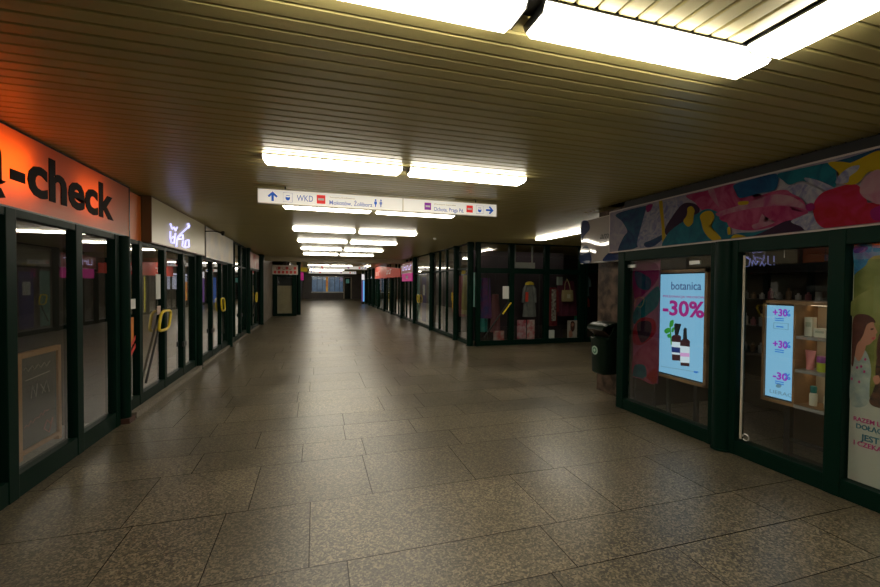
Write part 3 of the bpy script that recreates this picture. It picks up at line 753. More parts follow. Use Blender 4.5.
area('shop_fill_light', (4.7, 3.4, 2.6), (0, 0, 0), 0.6, 2.2, 3.0, (1, 0.85, 0.7))  # unseen fill lights added to brighten the shop interiors behind the glass
area('shop_fill_light', (5.8, 10.75, 2.65), (0, 0, 0), 3.0, 0.3, 4.0, (1, 0.88, 0.75))
area('shop_fill_light', (4.5, 12.3, 2.65), (0, 0, 0), 0.5, 3.0, 8.0, (1, 0.88, 0.75))
area('shop_fill_light', (-2.7, 4.6, 2.65), (0, 0, 0), 0.5, 1.6, 1.5, (1, 0.85, 0.7))
# painted banner sign
def zb(p): return (600+p[0]/3.143, 130+p[1]/3.143)
bn = box_sign('long shop sign painted with pink, teal, red and yellow brush strokes', RW, 1.0, 4.74, 2.05, 2.61, -0.02, 0.06, mat('banner_offwhite', (0.19, 0.17, 0.18), 0.6, spec=0.12, noise=(6, (0.13, 0.115, 0.16), 5, 1.5)), mat('pale_pink_frame', (0.32, 0.27, 0.24), 0.4))
def clampb(p): return Vector((p.x, min(max(p.y, 1.02), 4.72), min(max(p.z, 2.066), 2.594)))
PT = {
 'deep_blue': mat('paint_deep_blue', (0.002, 0.010, 0.047), 0.6, spec=0.12, noise=(5, (0.004, 0.037, 0.067), 5, 2)),
 'white': mat('paint_white', (0.186, 0.178, 0.194), 0.6, spec=0.12, noise=(9, (0.079, 0.079, 0.146), 5, 2.5)),
 'yellow': mat('paint_yellow', (0.215, 0.145, 0.001), 0.6, spec=0.12),
 'plum': mat('paint_plum', (0.013, 0.002, 0.013), 0.6, spec=0.12),
 'teal': mat('paint_teal', (0.001, 0.041, 0.067), 0.6, spec=0.12, noise=(4, (0.002, 0.073, 0.093), 6, 3)),
 'pink': mat('paint_pink', (0.143, 0.003, 0.038), 0.6, spec=0.12, noise=(4, (0.196, 0.037, 0.079), 6, 3)),
 'red': mat('paint_red', (0.152, 0.001, 0.002), 0.6, spec=0.12, noise=(5, (0.179, 0.004, 0.029), 5, 2)),
 'blue': mat('paint_blue', (0.001, 0.022, 0.071), 0.6, spec=0.12, noise=(5, (0.001, 0.044, 0.098), 5, 2)),
 'rose': mat('paint_rose', (0.191, 0.108, 0.121), 0.6, spec=0.12, noise=(6, (0.157, 0.023, 0.073), 5, 1)),
 'magenta': mat('paint_magenta', (0.118, 0.001, 0.052), 0.6, spec=0.12)}
blobs = [
 ('deep_blue', [(52, 264), (145, 238), (150, 250), (135, 300), (122, 345), (118, 368), (58, 384), (72, 340), (86, 318), (70, 288)]),
 ('white', [(150, 245), (225, 222), (262, 230), (215, 290), (200, 355), (150, 368), (118, 365), (125, 320), (140, 280)]),
 ('magenta', [(146, 238), (166, 233), (160, 252), (148, 258)]),
 ('deep_blue', [(140, 355), (165, 345), (195, 330), (200, 340), (170, 365), (145, 368)]),
 ('yellow', [(186, 226), (197, 224), (200, 260), (207, 345), (197, 352), (194, 300)]),
 ('plum', [(205, 312), (235, 262), (262, 232), (292, 230), (314, 245), (302, 272), (245, 312), (215, 332)]),
 ('pink', [(272, 206), (340, 190), (430, 168), (442, 212), (480, 214), (560, 190), (602, 194), (640, 222), (655, 258), (640, 276), (560, 300), (470, 316), (400, 302), (362, 264), (320, 250), (300, 228)]),
 ('teal', [(200, 370), (213, 328), (250, 296), (308, 262), (340, 248), (380, 264), (405, 300), (412, 332), (400, 354), (300, 364)]),
 ('yellow', [(268, 296), (264, 284), (276, 266), (276, 246), (290, 240), (299, 255), (292, 272), (294, 290), (280, 304)]),
 ('yellow', [(320, 290), (316, 270), (332, 256), (352, 256), (361, 274), (354, 296), (346, 306), (380, 336), (376, 351), (350, 344), (328, 318)]),
 ('rose', [(342, 190), (352, 214), (372, 238), (376, 240), (366, 205), (358, 186)]),
 ('rose', [(366, 262), (480, 226), (540, 204), (600, 208), (646, 236), (652, 252), (600, 240), (500, 258), (420, 280)]),
 ('pink', [(380, 272), (470, 248), (560, 238), (600, 244), (600, 262), (540, 276), (460, 284), (400, 290)]),
 ('rose', [(480, 300), (505, 288), (512, 262), (520, 292), (552, 290), (520, 304), (490, 312)]),
 ('yellow', [(438, 226), (468, 224), (466, 234), (440, 236)]),
 ('blue', [(424, 172), (490, 152), (556, 138), (562, 168), (548, 190), (500, 200), (442, 214), (430, 192)]),
 ('teal', [(562, 138), (640, 122), (728, 104), (746, 150), (738, 182), (690, 176), (640, 160), (600, 172), (580, 160)]),
 ('white', [(596, 178), (640, 170), (700, 190), (690, 220), (660, 232), (636, 214), (600, 196)]),
 ('white', [(648, 150), (692, 160), (742, 184), (732, 196), (684, 178), (652, 162)]),
 ('teal', [(400, 354), (404, 336), (440, 324), (500, 320), (545, 310), (530, 330), (482, 344), (440, 350)]),
 ('yellow', [(404, 308), (412, 306), (414, 326), (405, 328)]),
 ('yellow', [(414, 346), (428, 328), (462, 336), (446, 349)]),
 ('plum', [(480, 344), (542, 308), (600, 284), (640, 300), (664, 322), (600, 334)]),
 ('white', [(604, 288), (640, 270), (672, 264), (722, 316), (662, 324), (636, 304)]),
 ('red', [(694, 300), (676, 268), (676, 232), (700, 200), (744, 182), (800, 170), (832, 190), (850, 236), (884, 232), (884, 304), (800, 312), (740, 318)]),
 ('magenta', [(652, 236), (672, 230), (680, 246), (664, 256), (652, 248)]),
 ('deep_blue', [(738, 102), (800, 84), (884, 58), (884, 74), (830, 88), (790, 104), (750, 112)]),
 ('yellow', [(748, 164), (768, 146), (722, 106), (760, 100), (800, 104), (832, 86), (888, 66), (888, 126), (850, 132), (822, 162), (800, 172), (768, 170)]),
 ('white', [(746, 168), (758, 142), (790, 118), (820, 112), (812, 130), (790, 146), (782, 166)]),
 ('rose', [(822, 186), (836, 150), (888, 128), (888, 228), (852, 222), (828, 206)]),
 ('magenta', [(856, 254), (888, 240), (888, 282), (862, 280)]),
]
RWb = Wall('x', 3.82, -1)
sts = []
for i, (c, pts) in enumerate(blobs):
    sts.append(flat_shape('paint_stroke', [on_x(*zb(p), 3.82) for p in pts], (-1, 0, 0), 0.0015+i*0.0006, PT[c], bn, clip=clampb))
for i, (c, pts) in enumerate([('teal', [(1.9, 2.55), (1.6, 2.58), (1.5, 2.4), (1.7, 2.3)]), ('plum', [(1.7, 2.3), (1.3, 2.4), (1.2, 2.1), (1.6, 2.1)]), ('pink', [(1.5, 2.5), (1.05, 2.55), (1.05, 2.3), (1.3, 2.3)])]):
    sts.append(flat_shape('paint_stroke', [Vector((3.82, y, z)) for y, z in pts], (-1, 0, 0), 0.002+i*0.001, PT[c], bn, clip=clampb))
join_parts('painted_strokes', sts, bn)

# glossy wavy sign after the banner
def wavy_mat():
    mt = mat('glossy_wavy_acrylic', (0.30, 0.27, 0.25), 0.03, spec=1.0, coat=1.0)
    return mt
S6 = thing('shop_sign', 'glossy grey and blue shop sign with wavy reflections over the litter bin', 'sign', (3.905, 5.05, 1.94))
mesh_obj('sign_body', MB().box(3.905, 3.965, 4.6, 5.47, 1.94, 2.59), mat('sign_side', (0.45, 0.42, 0.35), 0.4), S6)
gm = MB(); NU, NZ = 60, 40
vs = []
for j in range(NZ+1):
    for i in range(NU+1):
        u = i/NU; w = j/NZ
        bulge = 0.0035*math.sin(u*2*math.pi*1.25+0.6)*(0.6+0.4*math.cos(w*3.0))
        vs.append((3.898+bulge, 4.61+u*0.85, 1.95+w*0.63))
gm.add(vs, [(j*(NU+1)+i, j*(NU+1)+i+1, (j+1)*(NU+1)+i+1, (j+1)*(NU+1)+i) for j in range(NZ) for i in range(NU)])
face = mesh_obj('sign_face', gm, wavy_mat(), S6, True)
for c, pts in (('deep_blue', [(5.46, 2.57), (5.3, 2.57), (5.25, 2.45), (5.38, 2.36), (5.46, 2.3)]), ('deep_blue', [(5.46, 1.96), (5.46, 2.15), (5.3, 2.2), (5.2, 1.96)]), ('deep_blue', [(4.63, 1.96), (4.95, 1.96), (4.8, 2.08), (4.63, 2.12)])):
    flat_shape('printed_shape', [Vector((3.905, y, z)) for y, z in pts], (-1, 0, 0), 0.0135, mat('glossy_deep_blue', (0.02, 0.035, 0.10), 0.05, coat=1.0), S6)
lettering('lettering', 'amage', (3.891, 5.02, 2.27), (0, -1, 0), 0.10, BLACK, S6, shear=0.3, sx=1.1)

# marble column and litter bin
t = mesh_obj('marble_pillar', MB().box(4.18, 4.7, 4.66, 5.42, 0, CEIL+0.02, 0.012), MARBLE); tag(t, 'brown mottled marble pillar behind the litter bin', 'pillar')
BING = mat('dark_bin_plastic', (0.004, 0.012, 0.007), 0.4, spec=0.2, bump=(30, 0.1))
t = thing('litter_bin', 'dark green wall litter bin with a round white sticker', 'litter bin', (4.18, 4.99, 0.34))
def bin_ring(z, hx, hy, cx=3.99, cy=4.99, n=28, p=0.55):
    out = []
    for j in range(n):
        a = 2*math.pi*j/n; c, s = math.cos(a), math.sin(a)
        out.append((cx+hx*abs(c)**p*(1 if c > 0 else -1), cy+hy*abs(s)**p*(1 if s > 0 else -1), z))
    return out
b = MB(); b.loft([bin_ring(0.35, 0.13, 0.13), bin_ring(0.37, 0.15, 0.145), bin_ring(0.6, 0.162, 0.155), bin_ring(0.83, 0.172, 0.165), bin_ring(0.845, 0.18, 0.172), bin_ring(0.86, 0.18, 0.172), bin_ring(0.87, 0.165, 0.16)])
mesh_obj('bin_body', b, BING, t, True)
b = MB()   # hood: curved shell rising to the back
prof = [(-0.19, 0.985), (-0.17, 1.03), (-0.10, 1.065), (0.02, 1.085), (0.14, 1.08), (0.19, 1.03), (0.19, 0.87), (0.16, 0.87), (0.15, 1.0), (0.0, 1.05), (-0.1, 1.035), (-0.16, 1.0)]
b.loft([[(3.99+x, y, z) for x, z in prof] for y in (4.815, 4.83, 5.15, 5.165)])
mesh_obj('bin_hood', b, BING, t, True)
for yy in (4.815, 5.15):
    b = MB(); b.prism([(4.15, yy, 0.87), (4.15, yy, 1.06), (4.0, yy, 1.06), (3.96, yy, 0.95), (3.9, yy, 0.87)], (0, 0.015, 0)); mesh_obj('hood_side', b, BING, t)
b = MB(); b.prism([(3.8, 4.83, 0.98), (3.815, 4.83, 0.99), (3.97, 4.83, 0.885), (3.955, 4.83, 0.875)], (0, 0.32, 0)); mesh_obj('bin_flap', b, mat('brown_flap', (0.05, 0.025, 0.015), 0.3), t)
mesh_obj('wall_bracket', MB().box(4.12, 4.18, 4.9, 5.08, 0.5, 0.8), DARKMETAL, t)
def disc(c, nrm, r, name, m, parent, lay):
    c = Vector(c); n = Vector(nrm).normalized(); a = Vector((0, 0, 1)); a = (a-n*a.dot(n)).normalized(); bb = n.cross(a)
    pts = [c+a*(r*math.cos(k*math.pi/12))+bb*(r*math.sin(k*math.pi/12)) for k in range(24)]
    return mesh_obj(name, MB().prism(pts, n*lay), m, parent)
sn = (-1, 0, -0.03)
disc((3.822, 5.0, 0.685), sn, 0.062, 'round_sticker', mat('pale_green_sticker', (0.30, 0.42, 0.34), 0.5), t, 0.004)
disc((3.818, 5.0, 0.685), sn, 0.042, 'sticker_ring', mat('green_sticker', (0.03, 0.14, 0.08), 0.5), t, 0.002)
disc((3.816, 5.0, 0.685), sn, 0.022, 'sticker_center', MATS['pale_green_sticker'], t, 0.002)

# painting panel behind the first window
t = thing('painted_panel', 'dark abstract painted panel behind the left pane of the cosmetics shop', 'painting', (3.98, 4.2, 0))
mesh_obj('panel', MB().box(3.975, 3.99, 4.02, 4.43, 0.42, 1.94), mat('panel_plum', (0.22, 0.03, 0.11), 0.5, noise=(4, (0.12, 0.02, 0.06))), t)
sts = []
mesh_obj('panel_foot', MB().box(3.98, 4.0, 4.06, 4.08, 0, 0.42), BLACK, t); mesh_obj('panel_foot', MB().box(3.98, 4.0, 4.38, 4.40, 0, 0.42), BLACK, t)
def zp(p): return (570+p[0]/2.669, 230+p[1]/2.669)
for i, (c, pts) in enumerate([
  ('magenta', [(160, 90), (230, 90), (235, 130), (200, 170), (165, 180)]), ('teal', [(165, 215), (200, 180), (238, 150), (240, 200), (195, 235), (165, 250)]),
  ('deep_blue', [(175, 110), (215, 130), (210, 160), (180, 150)]), ('red', [(165, 260), (190, 235), (225, 240), (228, 275), (195, 305), (165, 300)]),
  ('plum', [(180, 250), (215, 245), (215, 280), (190, 300)]), ('pink', [(165, 340), (200, 305), (240, 300), (240, 440), (180, 440), (160, 410)]),
  ('teal', [(162, 380), (175, 360), (200, 362), (205, 390), (190, 405), (200, 438), (168, 438), (162, 410)]), ('rose', [(162, 405), (166, 400), (168, 436), (161, 436)]),
  ('red', [(205, 390), (240, 370), (240, 430), (215, 432)])]):
    sts.append(flat_shape('paint_stroke', [Vector((3.975, min(max(q.y, 4.03), 4.42), min(max(q.z, 0.43), 1.93))) for q in (on_x(*zp(p), 3.975) for p in pts)], (-1, 0, 0), 0.0015+i*0.0007, PT[c], t))
join_parts('painted_strokes', sts, t)

# digital totem with the -30% advertisement
SCB = mat('screen_pale_blue', (0.05, 0.08, 0.1), 0.3, emit=0.62, ecol=(0.30, 0.68, 1.0))
def em(name, c, e=0.5): return mat(name, tuple(v*0.3 for v in c), 0.4, emit=e, ecol=c)
EMAG = em('screen_magenta', (0.5, 0.02, 0.30)); ENAV = em('screen_navy', (0.02, 0.05, 0.25)); EBRN = em('screen_brown', (0.05, 0.015, 0.02), 0.6)
EGRN = em('screen_green', (0.05, 0.4, 0.05)); EWHT = em('screen_white', (0.7, 0.85, 0.95), 0.7); EPNK = em('screen_pink', (0.75, 0.4, 0.75), 0.7); EBLU = em('screen_blue', (0.02, 0.2, 0.7), 0.7); EBLK = em('screen_black', (0.01, 0.015, 0.02), 0.5); EGRY = em('screen_grey', (0.15, 0.3, 0.4), 0.6)
XS = 4.05
t = thing('advertising_screen', 'tall lit screen advertising botanica at -30% behind the glass', 'screen', (XS, 3.8, 0))
fr = MB(); a0, a1, b0, b1 = 3.44, 4.15, 0.50, 1.80
fr.box(XS, XS+0.12, a0, a0+0.035, b0, b1); fr.box(XS, XS+0.12, a1-0.035, a1, b0, b1); fr.box(XS, XS+0.12, a0, a1, b0, b0+0.035); fr.box(XS, XS+0.12, a0, a1, b1-0.035, b1)
mesh_obj('wooden_frame', fr, WOOD, t)
mesh_obj('bezel', MB().box(XS+0.03, XS+0.1, a0+0.035, a1-0.035, b0+0.035, b1-0.035), BLACK, t)
mesh_obj('display', MB().box(XS+0.025, XS+0.03, a0+0.05, a1-0.05, b0+0.05, b1-0.05), SCB, t)
for y in (3.6, 3.98):
    mesh_obj('leg', MB().box(XS+0.04, XS+0.08, y-0.02, y+0.02, 0.02, b0), BLACK, t)
mesh_obj('base_plate', MB().box(XS-0.02, XS+0.22, 3.45, 4.13, 0, 0.02), BLACK, t)
FX = XS+0.025
def scr(p): return on_x(655+p[0]/4.89, 265+p[1]/4.89, FX)
RR = (0, -1, 0)
DP = child(t, 'display')
lettering('advert_text', 'botanica', scr((80, 120)), RR, 0.098, ENAV, DP, depth=0.002, fit=(0, 0.40))
lettering('advert_text', 'PIELĘGNACJA WŁOSÓW', scr((40, 157)), RR, 0.026, EMAG, DP, depth=0.002, fit=(0, 0.57))
lettering('advert_text', '-30%', scr((38, 240)), RR, 0.175, EMAG, DP, bold=0.03, depth=0.002, fit=(0, 0.565))
sts = []; DP = child(t, 'display')
def shp(name, pts, m, lay=0.002, smooth=False): sts.append(flat_shape(name, [scr(p) for p in pts], (-1, 0, 0), lay, m, t, smooth))
shp('bottle_picture', [(82, 350), (92, 342), (118, 342), (128, 350), (124, 468), (84, 466)], EBRN)
shp('bottle_picture', [(98, 342), (98, 315), (94, 292), (100, 285), (128, 288), (128, 294), (112, 296), (114, 342)], EBLK)
shp('bottle_label_picture', [(82, 375), (124, 378), (123, 440), (83, 436)], EWHT, 0.003)
shp('bottle_label_picture', [(82, 400), (124, 404), (124, 430), (83, 426)], ENAV, 0.004)
shp('bottle_picture', [(124, 372), (136, 362), (160, 362), (172, 372), (169, 496), (126, 492)], EBRN, 0.003)
shp('bottle_picture', [(138, 362), (140, 315), (146, 306), (156, 310), (158, 362)], EBLK, 0.003)
shp('bottle_label_picture', [(124, 395), (171, 400), (170, 480), (125, 476)], EWHT, 0.004)
shp('bottle_label_picture', [(124, 428), (170, 432), (170, 450), (125, 446)], EPNK, 0.005)
for q in ([(75, 275), (92, 270), (88, 298), (72, 302)], [(46, 320), (66, 306), (78, 322), (56, 336)], [(84, 310), (96, 305), (92, 325), (82, 328)], [(60, 342), (76, 336), (80, 352), (66, 356)]):
    shp('leaf_picture', q, EGRN, 0.003, True)
shp('stem_picture', [(72, 300), (78, 300), (84, 390), (78, 390)], EGRN, 0.003)
shp('advert_rule', [(30, 494), (215, 524), (215, 526), (30, 496)], EGRY)
shp('advert_mark', [(190, 518), (215, 522), (205, 530), (190, 526)], EBLU)
join_parts('bottles_and_leaf_picture', sts, DP)

# cosmetics cabinet: small screen + lit shelves
t = thing('display_cabinet', 'wooden display cabinet with a lit -30% screen and three product shelves', 'cabinet', (XS, 2.45, 0))
c0, c1, d0, d1 = 2.02, 2.86, 0.54, 1.48
fr = MB(); D = 0.3
fr.box(XS, XS+D, c1-0.025, c1, d0, d1); fr.box(XS, XS+D, c0, c0+0.025, d0, d1); fr.box(XS, XS+D, c0, c1, d0, d0+0.03); fr.box(XS, XS+D, c0, c1, d1-0.03, d1); fr.box(XS+0.005, XS+D, 2.578, 2.598, d0, d1)
mesh_obj('cabinet_body', fr, WOOD, t)
mesh_obj('back_panel', MB().box(XS+D-0.02, XS+D, c0, c1, d0, d1), mat('cream_back', (0.5, 0.46, 0.36), 0.5), t)
mesh_obj('bezel', MB().box(XS+0.02, XS+0.06, 2.598, c1-0.025, d0+0.03, d1-0.03), BLACK, t)
mesh_obj('display', MB().box(XS+0.014, XS+0.02, 2.605, c1-0.03, d0+0.045, d1-0.045), SCB, t)
SH = [d0+0.03, 0.88, 1.175]
GREYSH = mat('grey_shelf', (0.3, 0.29, 0.28), 0.4)
for z in SH[1:]:
    mesh_obj('shelf', MB().box(XS+0.01, XS+D-0.02, c0+0.025, 2.578, z-0.025, z), GREYSH, t)
mesh_obj('shelf', MB().box(XS-0.002, XS+0.02, c0+0.025, 2.578, SH[0]-0.03, SH[0]), GREYSH, t)
LS = mat('warm_led_strip', (1, 0.85, 0.6), 0.4, emit=2.6, ecol=(1.0, 0.78, 0.5))
for z in (d1-0.034, 1.175-0.029, 0.88-0.029):
    mesh_obj('led_strip', MB().box(XS+0.16, XS+0.20, c0+0.05, 2.56, z-0.004, z), LS, t)
for y in (2.35, 2.68):
    mesh_obj('leg', MB().box(XS+0.08, XS+0.13, y-0.025, y+0.025, 0.0, d0), BLACK, t)
mesh_obj('foot_bar', MB().box(XS+0.02, XS+0.28, 2.2, 2.8, 0.0, 0.03), BLACK, t)
mesh_obj('leg_brace', MB().box(XS+0.09, XS+0.12, 2.1, 2.72, 0.2, 0.23), BLACK, t)
FX = XS+0.014
def sm(p): return on_x(760+p[0]/4.5125, 290+p[1]/4.5125, FX)
DP = child(t, 'display')
E30A = em('screen_violet', (0.30, 0.02, 0.5), 0.8)
for (y0, t0) in ((115, 0), (256, 1), (398, 2)):
    lettering('advert_text', '-30' if t0 == 2 else '+30', sm((58, y0)), RR, 0.066, E30A, DP, bold=0.03, depth=0.002, fit=(0, 0.125))
    lettering('advert_text', '%', sm((108, y0+2)), RR, 0.055, EBLU, DP, bold=0.02, depth=0.002, fit=(0, 0.055))
    for k in range(2):
        a = sm((68, y0+12+k*9)); mesh_obj('advert_rule', MB().box(FX-0.002, FX, a.y-0.075, a.y, a.z-0.004, a.z+0.004), EBLU, DP)
a, b = sm((62, 146)), sm((128, 180))
o = MB()
for (ya, yb, za, zb2) in ((b.y, a.y, a.z-0.003, a.z), (b.y, a.y, b.z, b.z+0.003), (a.y-0.003, a.y, b.z, a.z), (b.y, b.y+0.003, b.z, a.z)): o.box(FX-0.002, FX, ya, yb, za, zb2)
mesh_obj('advert_outline', o, EGRY, DP)
a = sm((74, 164)); mesh_obj('advert_rule', MB().box(FX-0.002, FX, a.y-0.06, a.y, a.z-0.006, a.z+0.004), EBLU, DP)
lettering('advert_text', 'LIERAC', sm((44, 462)), RR, 0.034, EGRY, DP, depth=0.002, fit=(0, 0.19))
flat_shape('advert_flower', [sm(p) for p in ((72, 432), (84, 420), (98, 430), (92, 440), (78, 440))], (-1, 0, 0), 0.002, EGRY, DP)
# products on the shelves
def prod(kind, y, z, label, cat, m, w=0.06, h=0.14, m2=None, x=XS+0.12):
    t = thing(kind, label, cat, (x, y, z), 'cosmetics on the lit shelves')
    if kind == 'carton':
        mesh_obj('box_body', MB().box(x-w/2, x+w/2, y-w/2, y+w/2, z, z+h, 0.002), m, t)
        mesh_obj('box_label', MB().box(x-w/2-0.001, x-w/2, y-w*0.35, y+w*0.35, z+h*0.5, z+h*0.75), mat('pale_print', (0.45, 0.5, 0.4), 0.5), t)
    elif kind == 'cream_tube':
        rings = []
        for k in range(8):
            f = k/7; ry = w/2*(0.75+0.45*f); rx = w/2*0.75*(1-f)+0.003
            rings.append([(x+rx*math.cos(a*math.pi/8), y+ry*math.sin(a*math.pi/8), z+0.02+f*(h-0.02)) for a in range(16)])
        mesh_obj('tube_body', MB().loft(rings), m, t, True)
        mesh_obj('cap', MB().cyl(x, y, w*0.38, z, z+0.02), m2 or WHITE, t, True)
    elif kind == 'bottle':
        mesh_obj('bottle_body', MB().lathe(x, y, [(w/2*0.95, z), (w/2, z+0.01), (w/2, z+h*0.6), (w*0.3, z+h*0.68)]), m, t, True)
        mesh_obj('cap', MB().lathe(x, y, [(w*0.42, z+h*0.66), (w*0.42, z+h*0.97), (w*0.38, z+h)]), m2 or WHITE, t, True)
    elif kind == 'jar':
        mesh_obj('jar_body', MB().lathe(x, y, [(w/2*0.9, z), (w/2, z+0.01), (w/2, z+h*0.6)]), m, t, True)
        mesh_obj('lid', MB().lathe(x, y, [(w/2*1.03, z+h*0.6), (w/2*1.03, z+h*0.95), (w/2*0.95, z+h)]), m2 or WHITE, t, True)
    return t
CW = mat('white_carton', (0.72, 0.72, 0.62), 0.4); TEAL = mat('teal_cap', (0.01, 0.2, 0.2), 0.4); PK = mat('pink_tube', (0.8, 0.3, 0.32), 0.4); YG = mat('lime_jar', (0.5, 0.6, 0.05), 0.35); PU = mat('violet_lid', (0.3, 0.08, 0.3), 0.35)
prod('carton', 2.535, SH[2], 'tall white carton on the top shelf of the cabinet', 'box', CW, 0.06, 0.165)
prod('carton', 2.44, SH[2], 'low wide white carton on the top shelf of the cabinet', 'box', CW, 0.09, 0.075)
prod('carton', 2.36, SH[2], 'narrow white carton at the right of the top shelf', 'box', CW, 0.04, 0.17)
prod('cream_tube', 2.53, SH[1], 'pink cream tube on the middle shelf', 'tube', PK, 0.07, 0.17, PK)
prod('jar', 2.43, SH[1], 'lime green jar with violet lid on the middle shelf', 'jar', YG, 0.09, 0.13, PU)
prod('bottle', 2.35, SH[1], 'violet bottle on the middle shelf by the frame', 'bottle', PU, 0.06, 0.13, PU)
prod('bottle', 2.50, SH[0], 'white bottle with teal cap, left on the bottom shelf', 'bottle', CW, 0.055, 0.17, TEAL)
prod('bottle', 2.39, SH[0], 'white bottle with teal cap, right on the bottom shelf', 'bottle', CW, 0.055, 0.17, TEAL)
# shop furniture behind
t = mesh_obj('shop_counter', MB().box(4.75, 5.2, 2.0, 3.1, 0.0, 0.95, 0.01), mat('greige_counter', (0.10, 0.075, 0.05), 0.5)); tag(t, 'low brown counter behind the display cabinet', 'counter')
t = thing('product_rack', 'dark shelving full of small products inside the cosmetics shop', 'shelf', (5.7, 3.4, 0))
mesh_obj('rack_body', MB().box(5.72, 5.88, 1.2, 4.4, 0.0, 2.2), BLACK, t)
for z in (0.4, 0.75, 1.1, 1.45, 1.8):
    mesh_obj('shelf', MB().box(5.45, 5.72, 1.2, 4.4, z-0.02, z), DARKMETAL, t)
k = 0
PCOLS = [mat('product_grey', (0.2, 0.2, 0.2), 0.4), mat('product_pink', (0.25, 0.08, 0.1), 0.4), mat('product_white', (0.4, 0.4, 0.38), 0.4), mat('product_brown', (0.12, 0.06, 0.03), 0.4)]
for z in (0.75, 1.1, 1.45):
    y = 3.3
    while y < 4.35:
        h = random.uniform(0.08, 0.16)
        o = mesh_obj('bottle', MB().lathe(5.55, y, [(0.03, z), (0.03, z+h*0.7), (0.013, z+h*0.78), (0.013, z+h)], 12), PCOLS[k % 4], None, True)
        tag(o, 'small product bottle on the dark rack inside the cosmetics shop', 'bottle', 'bottles on the dark rack'); k += 1; y += 0.105
t = thing('ceiling_box', 'dark box shelf with grey cartons above the display cabinet', 'shelf', (4.9, 2.4, 1.55))
mesh_obj('box_shell', MB().box(4.7, 5.1, 1.9, 2.9, 1.56, 1.62).box(4.7, 5.1, 1.9, 2.9, 1.93, 1.96).box(5.05, 5.1, 1.9, 2.9, 1.62, 1.93), BLACK, t)
mesh_obj('grey_carton', MB().box(4.75, 4.95, 2.25, 2.42, 1.62, 1.85), mat('dim_grey_carton', (0.2, 0.2, 0.19), 0.5), t)
mesh_obj('blue_strip', MB().box(4.69, 4.7, 2.35, 2.75, 1.86, 1.92), mat('dull_blue', (0.05, 0.12, 0.25), 0.5), t)
# small neon word
t = thing('neon_sign', 'small violet neon word high in the cosmetics shop window', 'neon sign', (4.0, 2.8, 1.8))
NEON = mat('neon_violet', (0.25, 0.3, 0.8), 0.4, emit=0.12)
for k, pl in enumerate(([(742, 268), (742, 259), (746, 257), (750, 260), (749, 266), (744, 267)], [(752, 266), (753, 260), (756, 265), (758, 261)], [(760, 266), (762, 262), (764, 266), (766, 263)], [(768, 256), (768, 264), (771, 265)], [(774, 256), (774, 262)], [(774, 264), (774, 265)])):
    stroke(RW, pl, -0.04, 0.004, NEON, 'neon_letter', t)
mesh_obj('hanging_wire', MB().tube([RW.pt(2.6, -0.045, 1.86), RW.pt(2.6, -0.045, 2.0)], 0.003, 6), STEEL, t)

# poster with the woman
t = thing('window_poster', 'large window poster of a long haired woman in a floral top', 'poster', (3.9, 1.7, 0.14))
mesh_obj('poster_sheet', MB().box(3.905, 3.915, 0.75, 2.10, 0.145, 1.925), mat('poster_white', (0.40, 0.41, 0.36), 0.5), t)
PX = 3.905
def pp(p, s=4.19, ox=820, oy=230):
    q = on_x(ox+p[0]/s, oy+p[1]/s, PX); return Vector((PX, min(max(q.y, 0.76), 2.095), min(max(q.z, 0.15), 1.92)))
def A(p): return pp(p)
def B(p): return pp(p, 4.89, 835, 300)
sts = []
def ps(name, pts, m, lay, smooth=True): sts.append(flat_shape(name, pts, (-1, 0, 0), lay, m, t, smooth))
OL = mat('poster_olive', (0.10, 0.12, 0.02), 0.5, noise=(4, (0.24, 0.24, 0.07), 3)); OY = mat('poster_pale_green', (0.26, 0.25, 0.09), 0.5, noise=(4, (0.18, 0.2, 0.05), 3))
ps('foliage_picture', [Vector((PX, 2.095, 1.92)), Vector((PX, 2.095, 0.80)), Vector((PX, 1.6, 0.79)), Vector((PX, 0.76, 0.78)), Vector((PX, 0.76, 1.92))], OL, 0.001, False)
ps('foliage_picture', [Vector((PX, 2.09, 1.52)), Vector((PX, 1.9, 1.62)), Vector((PX, 1.5, 1.6)), Vector((PX, 0.8, 1.5)), Vector((PX, 0.8, 1.25)), Vector((PX, 1.6, 1.28)), Vector((PX, 2.09, 1.38))], OY, 0.0015)
ps('paint_picture', [A(p) for p in ((106, 70), (252, 64), (400, 60), (400, 90), (300, 100), (252, 105), (210, 115), (190, 150), (150, 180), (115, 195), (104, 160))], mat('poster_blue_paint', (0.01, 0.08, 0.26), 0.4, noise=(7, (0.03, 0.2, 0.36), 5, 2.5)), 0.002)
ps('paint_picture', [A(p) for p in ((112, 72), (200, 70), (190, 90), (130, 98))], mat('poster_violet_paint', (0.07, 0.02, 0.2), 0.4), 0.0025)
HAIR = mat('poster_hair', (0.055, 0.014, 0.012), 0.5, noise=(9, (0.10, 0.03, 0.02))); SKIN = mat('poster_skin', (0.42, 0.19, 0.13), 0.5)
ps('dress_picture', [B(p) for p in ((44, 290), (70, 260), (120, 250), (152, 250), (178, 330), (170, 420), (160, 510), (42, 496))], mat('poster_floral', (0.34, 0.38, 0.34), 0.6, noise=(16, (0.22, 0.28, 0.28))), 0.003)
ps('neck_picture', [B(p) for p in ((96, 210), (150, 200), (146, 250), (118, 300), (92, 256))], SKIN, 0.0032)
ps('face_picture', [B(p) for p in ((128, 168), (150, 110), (186, 104), (196, 130), (209, 158), (200, 168), (202, 186), (188, 200), (172, 216), (146, 222), (130, 200))], SKIN, 0.0036)
ps('hair_picture', [B(p) for p in ((54, 180), (66, 110), (104, 74), (150, 70), (188, 88), (200, 112), (180, 108), (156, 124), (140, 170), (124, 196), (108, 220), (100, 262), (90, 322), (68, 312), (50, 276))], HAIR, 0.004)
ps('eye_picture', [B(p) for p in ((176, 140), (190, 138), (190, 144), (178, 147))], HAIR, 0.0044)
